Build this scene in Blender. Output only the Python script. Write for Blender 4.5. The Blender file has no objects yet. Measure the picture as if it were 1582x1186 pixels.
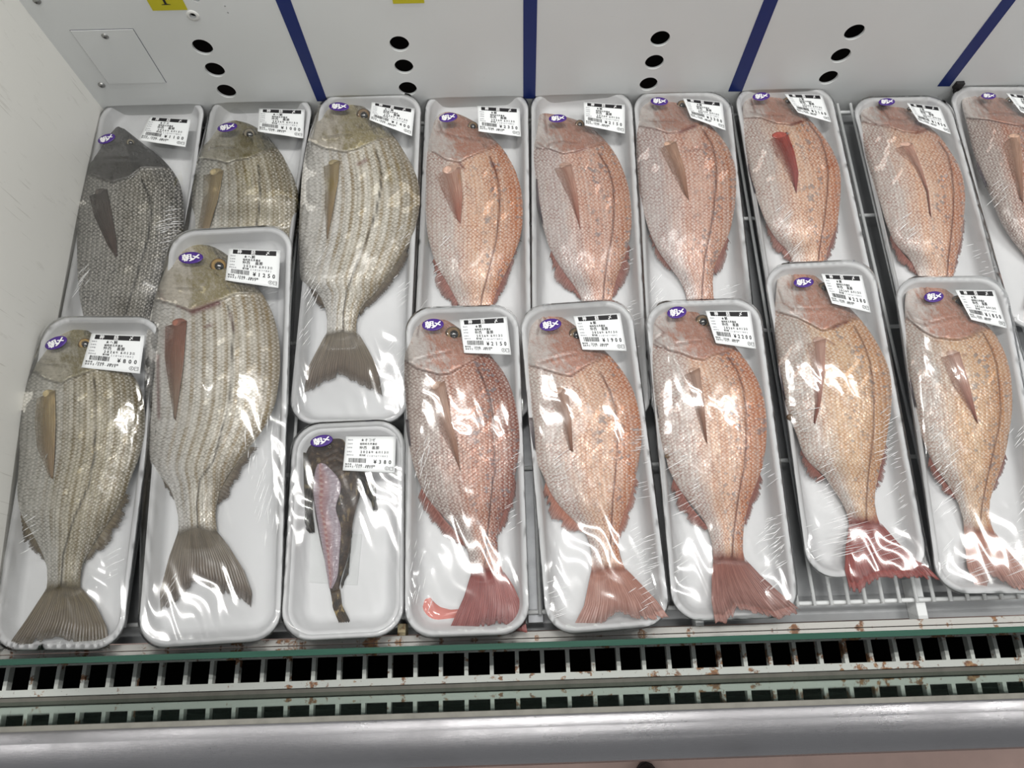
import bpy, bmesh, math, random
import numpy as np
from mathutils import Vector, Matrix
from mathutils.bvhtree import BVHTree

random.seed(7)
rng = np.random.default_rng(7)
scene = bpy.context.scene
COL = scene.collection

# ------------------------------------------------------------------ camera
W, H, F = 1582.0, 1186.0, 1100.0
CAM = np.array([0.0, 0.0, 0.90])
down_c = np.array([1.0, -397.0, -F]); down_c /= np.linalg.norm(down_c)
x_c = np.array([1.0, 0.0283, -0.0113]); x_c -= down_c * x_c.dot(down_c); x_c /= np.linalg.norm(x_c)
z_c = -down_c
y_c = np.cross(z_c, x_c)
RC = np.stack([x_c, y_c, z_c])            # rows: world axes in camera frame  -> world = RC @ cam
cam_data = bpy.data.cameras.new('camera')
cam_data.sensor_fit = 'HORIZONTAL'; cam_data.sensor_width = 36.0
cam_data.lens = F / W * 36.0
cam_data.clip_start = 0.01
cam = bpy.data.objects.new('camera', cam_data)
m4 = Matrix.Identity(4)
for i in range(3):
    for j in range(3):
        m4[i][j] = RC[i][j]
m4.translation = Vector(CAM)
cam.matrix_world = m4
COL.objects.link(cam)
scene.camera = cam

# ------------------------------------------------------------------ world, lights, exposure
world = bpy.data.worlds.new('world'); scene.world = world; world.use_nodes = True
bg = world.node_tree.nodes['Background']
bg.inputs[0].default_value = (0.965, 0.985, 1.0, 1); bg.inputs[1].default_value = 0.60
vs = scene.view_settings
vs.view_transform = 'Standard'; vs.look = 'None'; vs.gamma = 1.0; vs.exposure = -0.36; vs.use_curve_mapping = False

cy = scene.cycles; cy.adaptive_threshold = 0.10
cy.max_bounces = 4; cy.diffuse_bounces = 2; cy.glossy_bounces = 2; cy.transparent_max_bounces = 8; cy.transmission_bounces = 2
cy.caustics_reflective = False; cy.caustics_refractive = False
def tube_light(x, y, z, lx, wd, power, ang=0.0):
    l = bpy.data.lights.new('fluorescent_tube', 'AREA'); l.shape = 'RECTANGLE'
    l.size = lx; l.size_y = wd; l.energy = power; l.color = (1.0, 0.985, 0.95)
    o = bpy.data.objects.new('fluorescent_tube', l); o.location = (x, y, z); o.rotation_euler = (0, 0, ang)
    COL.objects.link(o)
for tx in (-1.75, 0.05, 1.85):
    for ty in (-0.55, 0.55, 0.70):
        tube_light(tx, ty, 2.3, 0.95, 0.035, 11.8, 0.0)

# ------------------------------------------------------------------ px tools
def rays(px):
    px = np.atleast_2d(np.asarray(px, float))
    d = np.stack([px[:, 0] - W / 2, -(px[:, 1] - H / 2), np.full(len(px), -F)], 1)
    d /= np.linalg.norm(d, axis=1)[:, None]
    return d @ RC.T
def hit_z(px, z):
    d = rays(px)
    k = (np.asarray(z) - CAM[2]) / d[:, 2]
    return CAM + d * k[:, None]
def hit_y(px, y):
    d = rays(px)
    k = (y - CAM[1]) / d[:, 1]
    return CAM + d * k[:, None]
def hit_x(px, x):
    d = rays(px)
    return CAM + d * ((x - CAM[0]) / d[:, 0])[:, None]
def yat(y, z, x=800):
    return float(hit_z([(x, y)], z)[0][1])

# ------------------------------------------------------------------ mesh tools
def lin(c):
    c = c / 255.0
    return c / 12.92 if c <= 0.04045 else ((c + 0.055) / 1.055) ** 2.4
def S(r, g, b):
    return (lin(r), lin(g), lin(b), 1.0)
def mesh_obj(name, verts, faces, mat=None, parent=None, smooth=False):
    me = bpy.data.meshes.new(name)
    me.from_pydata([tuple(map(float, v)) for v in verts], [], [tuple(map(int, f)) for f in faces])
    me.update()
    if smooth:
        me.polygons.foreach_set('use_smooth', [True] * len(me.polygons))
    o = bpy.data.objects.new(name, me)
    if mat: me.materials.append(mat)
    COL.objects.link(o)
    if parent: o.parent = parent
    return o
def link_copy(src, name, parent=None, loc=None):
    o = src.copy(); COL.objects.link(o)
    if parent: o.parent = parent
    if loc is not None: o.location = loc
    return o
def empty(name, loc=(0, 0, 0)):
    o = bpy.data.objects.new(name, None); o.location = loc; o.empty_display_size = 0.02
    COL.objects.link(o); return o
def tag(o, label, cat, group=None, kind=None):
    o['label'] = label; o['category'] = cat
    if group: o['group'] = group
    if kind: o['kind'] = kind
    return o
def struct(o, label=None, cat=None):
    o['kind'] = 'structure'
    if label: o['label'] = label
    if cat: o['category'] = cat
    return o
def box_vf(x0, x1, y0, y1, z0, z1):
    v = [(x0, y0, z0), (x1, y0, z0), (x1, y1, z0), (x0, y1, z0), (x0, y0, z1), (x1, y0, z1), (x1, y1, z1), (x0, y1, z1)]
    f = [(0, 3, 2, 1), (4, 5, 6, 7), (0, 1, 5, 4), (1, 2, 6, 5), (2, 3, 7, 6), (3, 0, 4, 7)]
    return v, f
def box(name, x0, x1, y0, y1, z0, z1, mat, parent=None, bevel=0.0):
    v, f = box_vf(x0, x1, y0, y1, z0, z1)
    o = mesh_obj(name, v, f, mat, parent)
    if bevel:
        md = o.modifiers.new('bevel', 'BEVEL'); md.width = bevel; md.segments = 2
    return o
def tube_mesh(name, p0, p1, r, n=8):
    p0, p1 = Vector(p0), Vector(p1); d = (p1 - p0).normalized()
    a = d.orthogonal().normalized(); b = d.cross(a)
    v, f = [], []
    for p in (p0, p1):
        for k in range(n):
            t = 2 * math.pi * k / n
            v.append(p + a * r * math.cos(t) + b * r * math.sin(t))
    for k in range(n):
        f.append((k, (k + 1) % n, n + (k + 1) % n, n + k))
    f.append(tuple(reversed(range(n)))); f.append(tuple(range(n, 2 * n)))
    me = bpy.data.meshes.new(name); me.from_pydata(v, [], f); me.update()
    me.polygons.foreach_set('use_smooth', [True] * n + [False, False])
    return me
def profile_x(name, prof, x0, x1, mat, parent=None, smooth=False):
    """closed (y,z) profile swept along X"""
    n = len(prof); v = [(x0, y, z) for y, z in prof] + [(x1, y, z) for y, z in prof]
    f = [(k, (k + 1) % n, n + (k + 1) % n, n + k) for k in range(n)]
    f += [tuple(reversed(range(n))), tuple(range(n, 2 * n))]
    o = mesh_obj(name, v, f, mat, parent)
    if smooth:
        o.data.polygons.foreach_set('use_smooth', [True] * n + [False, False])
    bm = bmesh.new(); bm.from_mesh(o.data); bmesh.ops.recalc_face_normals(bm, faces=bm.faces); bm.to_mesh(o.data); bm.free()
    return o
def add_attr(me, name, arr):
    a = me.attributes.new(name, 'FLOAT', 'POINT'); a.data.foreach_set('value', np.asarray(arr, np.float32))

# ------------------------------------------------------------------ node tools
class NT:
    def __init__(s, name):
        s.mat = bpy.data.materials.new(name); s.mat.use_nodes = True
        s.t = s.mat.node_tree; s.t.nodes.clear()
        s.out = s.t.nodes.new('ShaderNodeOutputMaterial')
    def n(s, typ, ins=None, **props):
        nd = s.t.nodes.new('ShaderNode' + typ)
        for k, v in props.items(): setattr(nd, k, v)
        for k, v in (ins or {}).items():
            sock = nd.inputs[k]
            if isinstance(v, bpy.types.NodeSocket): s.t.links.new(v, sock)
            else: sock.default_value = v
        return nd
    def link(s, a, b): s.t.links.new(a, b)
    def math(s, op, a, b=0.0, clamp=False):
        return s.n('Math', {0: a, 1: b}, operation=op, use_clamp=clamp).outputs[0]
    def attr(s, name): return s.n('Attribute', attribute_name=name).outputs['Fac']
    def mix(s, fac, a, b, blend='MIX'):
        nd = s.t.nodes.new('ShaderNodeMix'); nd.data_type = 'RGBA'; nd.blend_type = blend; nd.clamp_factor = True
        for sock, v in ((nd.inputs[0], fac), (nd.inputs[6], a), (nd.inputs[7], b)):
            if isinstance(v, bpy.types.NodeSocket): s.t.links.new(v, sock)
            else: sock.default_value = v
        return nd.outputs[2]
    def ramp(s, fac, stops, interp='LINEAR'):
        nd = s.n('ValToRGB', {0: fac}); cr = nd.color_ramp; cr.interpolation = interp
        while len(cr.elements) > 1: cr.elements.remove(cr.elements[-1])
        for i, (p, c) in enumerate(stops):
            e = cr.elements[0] if i == 0 else cr.elements.new(p)
            e.position = p; e.color = c if len(c) == 4 else (*c, 1)
        return nd.outputs[0]
    def step(s, v, a, b):
        return s.n('MapRange', {0: v, 1: a, 2: b, 3: 0.0, 4: 1.0}, interpolation_type='SMOOTHSTEP').outputs[0]
    def noise(s, vec=None, scale=5.0, detail=2.0, rough=0.5, dim='3D'):
        i = {'Scale': scale, 'Detail': detail, 'Roughness': rough}
        if vec is not None: i['Vector'] = vec
        return s.n('TexNoise', i, noise_dimensions=dim).outputs[0]
    def objco(s): return s.n('TexCoord').outputs['Object']
    def mapping(s, vec, scale=(1, 1, 1), rot=(0, 0, 0), loc=(0, 0, 0)):
        return s.n('Mapping', {'Vector': vec, 'Scale': scale, 'Rotation': rot, 'Location': loc}).outputs[0]
    def bsdf(s, **ins):
        ins = {k.replace('_', ' '): v for k, v in ins.items()}
        b = s.n('BsdfPrincipled', ins); s.link(b.outputs[0], s.out.inputs[0]); return b
    def bump(s, h, strength=0.3, dist=0.001, normal=None):
        i = {'Height': h, 'Strength': strength, 'Distance': dist}
        if normal is not None: i['Normal'] = normal
        return s.n('Bump', i).outputs[0]

def plain(name, col, rough=0.5, metal=0.0, spec=0.5, nscale=0, namt=0.0, bump=0.0):
    m = NT(name); c = col
    kw = {}
    if nscale:
        nz = m.noise(m.objco(), nscale, 4, 0.6)
        c = m.mix(m.math('MULTIPLY', m.step(nz, 0.35, 0.75), namt), col, tuple(x * 0.55 for x in col[:3]) + (1,))
        if bump: kw['Normal'] = m.bump(nz, bump, 0.001)
    m.bsdf(Base_Color=c, Roughness=rough, Metallic=metal, Specular_IOR_Level=spec, **kw)
    return m.mat

M = {}
M['foam'] = plain('white_foam', S(234, 235, 236), 0.45, 0, 0.4, 900, 0.05, 0.05)
M['black_print'] = plain('black_print', S(22, 20, 24), 0.5)
M['grey_print'] = plain('grey_print', S(95, 95, 105), 0.5)
M['white_print'] = plain('white_print', S(245, 245, 245), 0.5)
M['label_paper'] = plain('label_paper', S(238, 240, 240), 0.4, 0, 0.4, 40, 0.02)
M['purple'] = plain('purple_vinyl', S(70, 38, 128), 0.35, 0, 0.5)
M['blue_tape'] = plain('blue_tape', S(24, 42, 104), 0.45, 0, 0.4, 60, 0.1)
M['yellow'] = plain('yellow_card', S(200, 190, 40), 0.5, 0, 0.4, 30, 0.08)
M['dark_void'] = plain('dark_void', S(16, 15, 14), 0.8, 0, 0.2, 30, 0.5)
M['screw'] = plain('screw_metal', S(150, 150, 148), 0.35, 0.9, 0.5)
M['pupil'] = plain('pupil', S(14, 14, 16), 0.15, 0, 0.6)
M['juice'] = plain('pink_juice', S(236, 150, 140), 0.12, 0, 0.6, 30, 0.1)
M['pad'] = plain('absorbent_pad', S(228, 230, 230), 0.7, 0, 0.2, 300, 0.05)
M['black_rubber'] = plain('black_rubber', S(28, 27, 28), 0.6, 0, 0.3)
M['sole'] = plain('sole_rubber', S(60, 58, 58), 0.7, 0, 0.3)

def mat_wall(name, base, streak=0.0):
    m = NT(name); co = m.objco()
    n1 = m.noise(co, 6, 4, 0.6)
    c = m.mix(m.math('MULTIPLY', m.step(n1, 0.4, 0.75), 0.10), base, tuple(x * 0.75 for x in base[:3]) + (1,))
    sm = m.noise(m.mapping(co, (8, 8, 90), (0.4, 0.2, 0)), 6, 3, 0.7)
    c = m.mix(m.math('MULTIPLY', m.step(sm, 0.70, 0.78), 0.16), c, S(110, 108, 105))
    if streak:
        st = m.noise(m.mapping(co, (4, 9, 3), (0.25, 0, 0)), 9, 5, 0.7)
        c = m.mix(m.math('MULTIPLY', m.step(st, 0.58, 0.72), streak), c, S(150, 145, 132))
        st2 = m.noise(m.mapping(co, (1, 110, 5), (0.35, 0, 0)), 3, 2, 0.5)
        c = m.mix(m.math('MULTIPLY', m.step(st2, 0.67, 0.74), 0.28), c, S(140, 134, 122))
    m.bsdf(Base_Color=c, Roughness=0.38, Specular_IOR_Level=0.4, Normal=m.bump(n1, 0.08, 0.002))
    return m.mat
M['wall'] = mat_wall('painted_steel_wall', S(226, 228, 227))
M['wall_left'] = mat_wall('aged_side_panel', S(236, 235, 229), 0.15)

def mat_painted_rust(name, base, lo=0.60, hi=0.68, amt=0.9):
    m = NT(name); co = m.n('NewGeometry').outputs['Position']
    n1 = m.noise(co, 55, 5, 0.65); n2 = m.noise(co, 14, 3, 0.5)
    n3 = m.noise(co, 240, 3, 0.6)
    v = m.math('ADD', m.math('MULTIPLY', n1, 0.75), m.math('MULTIPLY', n2, 0.25))
    k = m.step(v, lo, hi)
    rust = m.ramp(n3, [(0.3, S(70, 42, 26)), (0.5, S(150, 92, 40)), (0.7, S(196, 150, 92))])
    c = m.mix(m.math('MULTIPLY', k, amt), base, rust)
    k2 = m.step(n3, 0.66, 0.7)
    c = m.mix(m.math('MULTIPLY', k2, 0.35), c, S(120, 110, 92))
    m.bsdf(Base_Color=c, Roughness=0.5, Specular_IOR_Level=0.4, Normal=m.bump(m.math('ADD', k, n3), 0.25, 0.0005))
    return m.mat
M['grille'] = mat_painted_rust('chipped_white_paint', S(226, 230, 224), 0.545, 0.60)
M['rail'] = mat_painted_rust('white_rail_paint', S(222, 220, 214), 0.55, 0.6)
M['wire'] = mat_painted_rust('white_coated_wire', S(228, 230, 230), 0.66, 0.70, 0.7)
M['galv'] = plain('galvanised_steel', S(150, 152, 155), 0.42, 0.55, 0.5, 35, 0.5, 0.1)
M['deck'] = plain('grey_deck_sheet', S(166, 168, 170), 0.45, 0.1, 0.4, 14, 0.35)
M['channel'] = plain('grey_channel', S(126, 124, 116), 0.6, 0, 0.3, 60, 0.5)
M['cream'] = mat_painted_rust('cream_post_paint', S(214, 200, 160), 0.5, 0.62)

def mat_stainless():
    m = NT('brushed_stainless'); co = m.objco()
    g = m.noise(m.mapping(co, (30, 900, 900)), 3, 3, 0.6)
    s = m.noise(co, 9, 4, 0.6)
    sc = m.noise(m.mapping(co, (25, 160, 40), (0, 0, 0.5)), 6, 3, 0.6)
    r = m.n('MapRange', {0: m.math('ADD', m.math('MULTIPLY', s, 0.7), m.math('MULTIPLY', sc, 0.3)), 1: 0.3, 2: 0.7, 3: 0.22, 4: 0.40}).outputs[0]
    c = m.mix(m.math('MULTIPLY', m.step(s, 0.4, 0.75), 0.4), S(136, 135, 137), S(102, 101, 102))
    m.bsdf(Base_Color=c, Metallic=1.0, Roughness=r, Anisotropic=0.4, Normal=m.bump(m.math('ADD', g, m.math('MULTIPLY', sc, 0.8)), 0.10, 0.0006))
    return m.mat
M['stainless'] = mat_stainless()
def mat_frontglass():
    m = NT('front_glass_reflective'); co = m.objco()
    rib = m.n('TexWave', {'Vector': co, 'Scale': 130.0, 'Distortion': 0.3}, wave_type='BANDS', bands_direction='X').outputs['Fac']
    msk = m.step(m.noise(m.mapping(co, (4, 0, 0)), 1.2, 2, 0.5), 0.47, 0.62)
    smear = m.noise(co, 28, 4, 0.6)
    gl = m.n('BsdfGlossy', {'Color': S(206, 217, 211), 'Roughness': 0.03,
             'Normal': m.bump(m.math('MULTIPLY', rib, msk), 0.012, 0.0005)})
    df = m.n('BsdfDiffuse', {'Color': S(92, 108, 100)})
    mx = m.n('MixShader', {0: m.math('ADD', 0.10, m.math('MULTIPLY', m.step(smear, 0.5, 0.8), 0.12)), 1: gl.outputs[0], 2: df.outputs[0]})
    m.link(mx.outputs[0], m.out.inputs[0]); return m.mat
M['front_glass'] = mat_frontglass()
def mat_clear(name, tint=(1, 1, 1, 1), k=1.6, rough=0.02, veil=0.0):
    m = NT(name)
    fr = m.n('Fresnel', {'IOR': 1.5}).outputs[0]
    f = m.math('MULTIPLY', fr, k, True)
    tr = m.n('BsdfTransparent', {'Color': tint}); gl = m.n('BsdfGlossy', {'Color': (1, 1, 1, 1), 'Roughness': rough})
    mx = m.n('MixShader', {0: f, 1: tr.outputs[0], 2: gl.outputs[0]})
    m.link(mx.outputs[0], m.out.inputs[0]); return m.mat
M['pane'] = mat_clear('clear_pane', (0.86, 0.93, 0.9, 1))
def mat_glass_edge():
    m = NT('green_glass_edge'); co = m.objco()
    n = m.noise(m.mapping(co, (3, 60, 60)), 4, 2, 0.5)
    c = m.mix(n, S(24, 66, 52), S(44, 92, 76))
    m.bsdf(Base_Color=c, Roughness=0.18, Specular_IOR_Level=0.6); return m.mat
M['glass_edge'] = mat_glass_edge()
def mat_film():
    m = NT('cling_film')
    u = m.attr('fu'); v = m.attr('fv'); w = m.attr('fw')      # metres across, along; slackness
    def sn(ku, kv, ph=0.0, inner=None, ki=0.0):
        e = m.math('ADD', m.math('MULTIPLY', u, ku), m.math('MULTIPLY_ADD', v, kv))
        m.t.nodes[-2].inputs[2].default_value = ph
        if inner is not None: e = m.math('ADD', e, m.math('MULTIPLY', inner, ki))
        return m.math('SINE', e)
    s1 = sn(61, 37, 0.4); s2 = sn(-43, 83, 1.9); s3 = sn(137, -29, 0.7, s1, 1.3)
    low = m.math('MULTIPLY', m.math('ADD', m.math('MULTIPLY', s1, s2), sn(230, 170, 0.2, s3, 1.5)), 0.26)
    hgt = m.math('MULTIPLY', low, m.math('ADD', 0.75, m.math('MULTIPLY', w, 0.6)))
    nrm = m.bump(hgt, 1.0, 0.00042)
    fr = m.n('Fresnel', {'IOR': 1.45, 'Normal': nrm}).outputs[0]
    f = m.math('MULTIPLY', fr, 1.7, True)
    gl = m.n('BsdfGlossy', {'Color': (1, 1, 1, 1), 'Roughness': 0.08, 'Normal': nrm})
    tr = m.n('BsdfTransparent', {'Color': (0.985, 0.985, 0.985, 1)})
    mx = m.n('MixShader', {0: f, 1: tr.outputs[0], 2: gl.outputs[0]})
    m.link(mx.outputs[0], m.out.inputs[0]); return m.mat
M['film'] = mat_film()
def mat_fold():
    m = NT('film_fold_glint')  # white colour stands in for lamp glints along the film folds
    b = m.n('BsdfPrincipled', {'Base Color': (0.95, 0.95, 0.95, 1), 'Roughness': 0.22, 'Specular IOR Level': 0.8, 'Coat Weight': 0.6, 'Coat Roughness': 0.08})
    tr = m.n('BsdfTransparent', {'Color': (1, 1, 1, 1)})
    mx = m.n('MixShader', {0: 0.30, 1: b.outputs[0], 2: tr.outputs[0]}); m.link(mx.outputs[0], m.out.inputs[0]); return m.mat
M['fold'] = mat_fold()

def mat_skin(name, belly, flank, back, edge, head_lo, head_hi, head_top, edge_amt=0.7, stripe=None, spots=None, dark_noise=0.25, tail=None):
    m = NT(name)
    vv, uu, tt, hd, lat, red, tl = (m.attr(k) for k in ('vv', 'uu', 'tt', 'head', 'lat', 'red', 'tl'))
    t01 = m.math('MULTIPLY_ADD', tt, 0.5); m.t.nodes[-1].inputs[2].default_value = 0.5
    def comb(a, b, z): return m.n('CombineXYZ', {0: m.math('MULTIPLY', vv, a), 1: m.math('MULTIPLY', uu, b * 0.7), 2: z}).outputs[0]
    obj = m.n('ObjectInfo').outputs['Random']; oz = m.math('MULTIPLY', obj, 37.0)
    big = m.noise(comb(0.16, 0.08, oz), 1.0, 4, 0.65)
    tn = m.math('ADD', t01, m.math('MULTIPLY', m.math('SUBTRACT', big, 0.5), 0.40))
    base = m.ramp(tn, [(0.0, belly), (0.24, belly), (0.50, flank), (0.68, flank), (0.95, back)])
    band = m.noise(comb(0.55, 0.03, oz), 1.0, 2, 0.5)                       # soft lengthwise bands
    base = m.mix(m.math('MULTIPLY', m.step(band, 0.42, 0.68), 0.38), base, m.mix(0.45, base, edge))
    base = m.mix(m.math('MULTIPLY', m.step(band, 0.56, 0.30), 0.28), base, belly)
    X = m.math('MULTIPLY', m.math('ADD', vv, uu), 0.5); Y = m.math('MULTIPLY', m.math('SUBTRACT', vv, uu), 0.5)
    P = m.n('CombineXYZ', {0: X, 1: Y, 2: 0.0}).outputs[0]
    vo = m.n('TexVoronoi', {'Vector': P, 'Scale': 1.0, 'Randomness': 0.42}, voronoi_dimensions='2D', feature='F1')
    loc = m.n('VectorMath', {0: P, 1: vo.outputs['Position']}, operation='SUBTRACT').outputs[0]
    sx = m.n('SeparateXYZ', {0: loc})
    lu = m.math('SUBTRACT', sx.outputs[0], sx.outputs[1])            # along the fish, -1..1 inside one scale
    lv = m.math('ADD', sx.outputs[0], sx.outputs[1])
    rnd = m.n('SeparateColor', {0: vo.outputs['Color']})
    body = m.math('SUBTRACT', 1.0, m.math('MAXIMUM', hd, tl), True)
    soft = m.step(m.noise(comb(0.13, 0.10, 3.0), 1.0, 3, 0.6), 0.30, 0.66)
    arc = m.math('ADD', m.math('MULTIPLY', lu, -0.55), m.math('MULTIPLY', m.math('ABSOLUTE', lv), 0.42))
    eg = m.math('MULTIPLY', m.step(arc, 0.12, 0.55), m.math('ADD', 0.25, m.math('MULTIPLY', soft, 0.75)))
    eg = m.math('MULTIPLY', m.math('MULTIPLY', eg, edge_amt), body)
    c = base
    hi = m.math('MULTIPLY', m.math('MULTIPLY', m.step(m.math('SUBTRACT', lu, m.math('ABSOLUTE', lv)), -0.35, 0.45), body), m.math('ADD', 0.22, m.math('MULTIPLY', rnd.outputs[0], 0.78)))  # painted highlight: near-white glint mixed into each scale's colour
    colw = m.math('COSINE', m.math('MULTIPLY', vv, math.pi * 0.96))          # lengthwise rows of scales, their light and dark sheen painted in
    c = m.mix(m.math('MULTIPLY', m.math('MULTIPLY', m.step(colw, 0.1, 1.0), body), 0.34), c, m.mix(0.55, c, (1.0, 0.95, 0.88, 1)))
    c = m.mix(m.math('MULTIPLY', m.math('MULTIPLY', m.step(colw, -0.1, -1.0), body), 0.26), c, m.mix(0.6, c, edge))
    c = m.mix(hi, c, m.mix(0.68, c, (1.0, 0.95, 0.89, 1)))
    c = m.mix(eg, c, edge)
    c = m.mix(m.math('MULTIPLY', m.math('MULTIPLY', m.step(rnd.outputs[1], 0.5, 1.0), 0.30), body), c, m.mix(0.5, c, edge))
    if stripe:
        col, period, amt = stripe
        w = m.math('SINE', m.math('MULTIPLY', vv, 2 * math.pi / period))
        k = m.math('MULTIPLY', m.math('MULTIPLY', m.step(w, 0.0, 0.9), amt), body)
        k = m.math('MULTIPLY', m.math('MULTIPLY', k, m.step(t01, 0.10, 0.3)), m.math('ADD', 0.45, m.math('MULTIPLY', soft, 0.55)))
        k = m.math('MULTIPLY', k, m.math('ADD', 0.55, m.math('MULTIPLY', m.step(lu, 0.5, -0.4), 0.45)))
        c = m.mix(k, c, col)
    if spots:
        k = m.math('MULTIPLY', m.math('MULTIPLY', m.step(rnd.outputs[2], 0.78, 0.86), m.step(t01, 0.40, 0.65)), m.math('MULTIPLY', body, 0.6))
        k = m.math('MULTIPLY', k, m.step(big, 0.42, 0.6))
        c = m.mix(k, c, spots)
    hv = comb(0.30, 0.24, oz)
    m_mid = tuple((a_ + b_) * 0.46 for a_, b_ in zip(head_lo[:3], head_hi[:3])) + (1,)
    hn = m.noise(hv, 1.0, 7, 0.72)
    hn2 = m.noise(comb(0.5, 1.6, 2.0), 1.0, 4, 0.65)
    hn3 = m.noise(comb(1.3, 1.3, oz), 1.0, 4, 0.7)
    ht = m.math('ADD', t01, m.math('MULTIPLY', m.math('SUBTRACT', hn, 0.5), 1.5))
    hcol = m.ramp(ht, [(0.0, head_lo), (0.16, head_lo), (0.34, m_mid), (0.48, head_hi), (0.70, head_hi), (0.95, head_top)])
    hcol = m.mix(m.math('MULTIPLY', m.step(hn2, 0.46, 0.66), 0.45), hcol, m.mix(0.55, hcol, edge))
    hcol = m.mix(m.math('MULTIPLY', m.step(hn3, 0.46, 0.66), 0.6), hcol, m.mix(0.75, hcol, head_lo))
    c = m.mix(hd, c, hcol)
    dn = m.noise(hv, 2.3, 5, 0.7)
    c = m.mix(m.math('MULTIPLY', m.step(dn, 0.46, 0.72), dark_noise), c, m.mix(0.75, c, edge))
    if tail:
        tk = m.math('MULTIPLY', tl, m.math('ADD', 0.75, m.math('MULTIPLY', rnd.outputs[0], 0.25)))
        c = m.mix(tk, c, tail)
    c = m.mix(m.math('MULTIPLY', lat, 0.95), c, tuple(x * 0.40 for x in edge[:3]) + (1,))
    c = m.mix(m.math('MULTIPLY', red, 0.9), c, S(104, 20, 24))
    h = m.math('MULTIPLY', m.math('ADD', m.math('MULTIPLY', arc, -0.9), m.math('MULTIPLY', m.math('MULTIPLY', rnd.outputs[0], lv), 0.55)), body)
    h = m.math('ADD', h, m.math('MULTIPLY', m.math('ADD', hn2, hn3), m.math('MULTIPLY', hd, 0.7)))
    nrm = m.bump(h, 0.6, 0.0010)
    m.bsdf(Base_Color=c, Roughness=m.n('MapRange', {0: rnd.outputs[1], 1: 0, 2: 1, 3: 0.24, 4: 0.5}).outputs[0], Metallic=0.12,
           Specular_IOR_Level=0.6, Coat_Weight=0.4, Coat_Roughness=0.14, Normal=nrm)
    return m.mat
SK = {
    'skin_std':   dict(belly=S(220, 211, 203), flank=S(246, 202, 168), back=S(216, 138, 86), edge=S(154, 72, 44)),
    'skin_pale':  dict(belly=S(204, 198, 190), flank=S(236, 198, 154), back=S(216, 158, 102), edge=S(166, 98, 62)),
    'skin_deep':  dict(belly=S(192, 180, 172), flank=S(208, 146, 118), back=S(160, 88, 64), edge=S(114, 52, 38)),
    'skin_pink':  dict(belly=S(216, 207, 203), flank=S(236, 188, 164), back=S(208, 144, 104), edge=S(150, 80, 62)),
}
for k in SK: SK[k].update(head_lo=S(214, 206, 200), head_hi=S(190, 138, 118), head_top=S(150, 108, 88), spots=S(126, 134, 142))
SK['skin_silver'] = dict(belly=S(236, 234, 229), flank=S(234, 228, 212), back=S(160, 147, 122), edge=S(92, 78, 54), head_lo=S(216, 208, 194), head_hi=S(160, 148, 110), head_top=S(94, 88, 72), edge_amt=0.62, stripe=(S(140, 114, 60), 3.75, 0.75))
SK['skin_olive'] = dict(belly=S(214, 212, 203), flank=S(196, 186, 158), back=S(112, 101, 68), edge=S(68, 58, 36), head_lo=S(196, 190, 174), head_hi=S(138, 128, 94), head_top=S(88, 84, 66), edge_amt=0.6, stripe=(S(112, 92, 44), 3.75, 0.68))
SK['skin_black'] = dict(belly=S(162, 160, 154), flank=S(134, 130, 118), back=S(66, 64, 58), edge=S(30, 28, 26), head_lo=S(96, 94, 92), head_hi=S(72, 70, 67), head_top=S(64, 62, 60), edge_amt=0.85)
def skin_for(skin, tail):
    k = skin + '_' + tail
    if k not in M: M[k] = mat_skin(k, tail=FINC[tail], **SK[skin])
    return M[k]

FINC = {}
def mat_fin(name, base, tip, ray, streak=0.65):
    m = NT(name); c_, r_, fa = m.attr('fc'), m.attr('fr'), m.attr('fa')
    FINC[name] = base
    nz = m.noise(m.n('CombineXYZ', {0: m.math('MULTIPLY', c_, 60.0), 1: m.math('MULTIPLY', r_, 1.6), 2: 0.0}).outputs[0], 1.0, 4, 0.65)
    c = m.mix(m.step(r_, 0.1, 1.0), base, tip)
    bl = m.noise(m.n('CombineXYZ', {0: m.math('MULTIPLY', c_, 4.0), 1: m.math('MULTIPLY', r_, 3.0), 2: 4.0}).outputs[0], 1.0, 4, 0.65)
    c = m.mix(m.math('MULTIPLY', m.step(bl, 0.42, 0.7), 0.5), c, m.mix(0.5, base, ray))
    c = m.mix(m.math('MULTIPLY', m.step(nz, 0.40, 0.60), streak), c, ray)
    c = m.mix(m.math('MULTIPLY', m.step(nz, 0.44, 0.30), 0.35), c, tip)
    b = m.n('BsdfPrincipled', {'Base Color': c, 'Roughness': 0.35, 'Specular IOR Level': 0.5, 'Coat Weight': 0.2, 'Coat Roughness': 0.15, 'Normal': m.bump(nz, 0.6, 0.0006)})
    # thin membrane between the rays lets what lies beneath show
    see = m.math('MULTIPLY', m.math('SUBTRACT', 1.0, fa, True), m.math('ADD', 0.75, m.math('MULTIPLY', m.step(nz, 0.62, 0.42), 0.4)), True)
    tr = m.n('BsdfTransparent', {'Color': (1, 1, 1, 1)})
    mx = m.n('MixShader', {0: see, 1: b.outputs[0], 2: tr.outputs[0]}); m.link(mx.outputs[0], m.out.inputs[0])
    return m.mat
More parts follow.
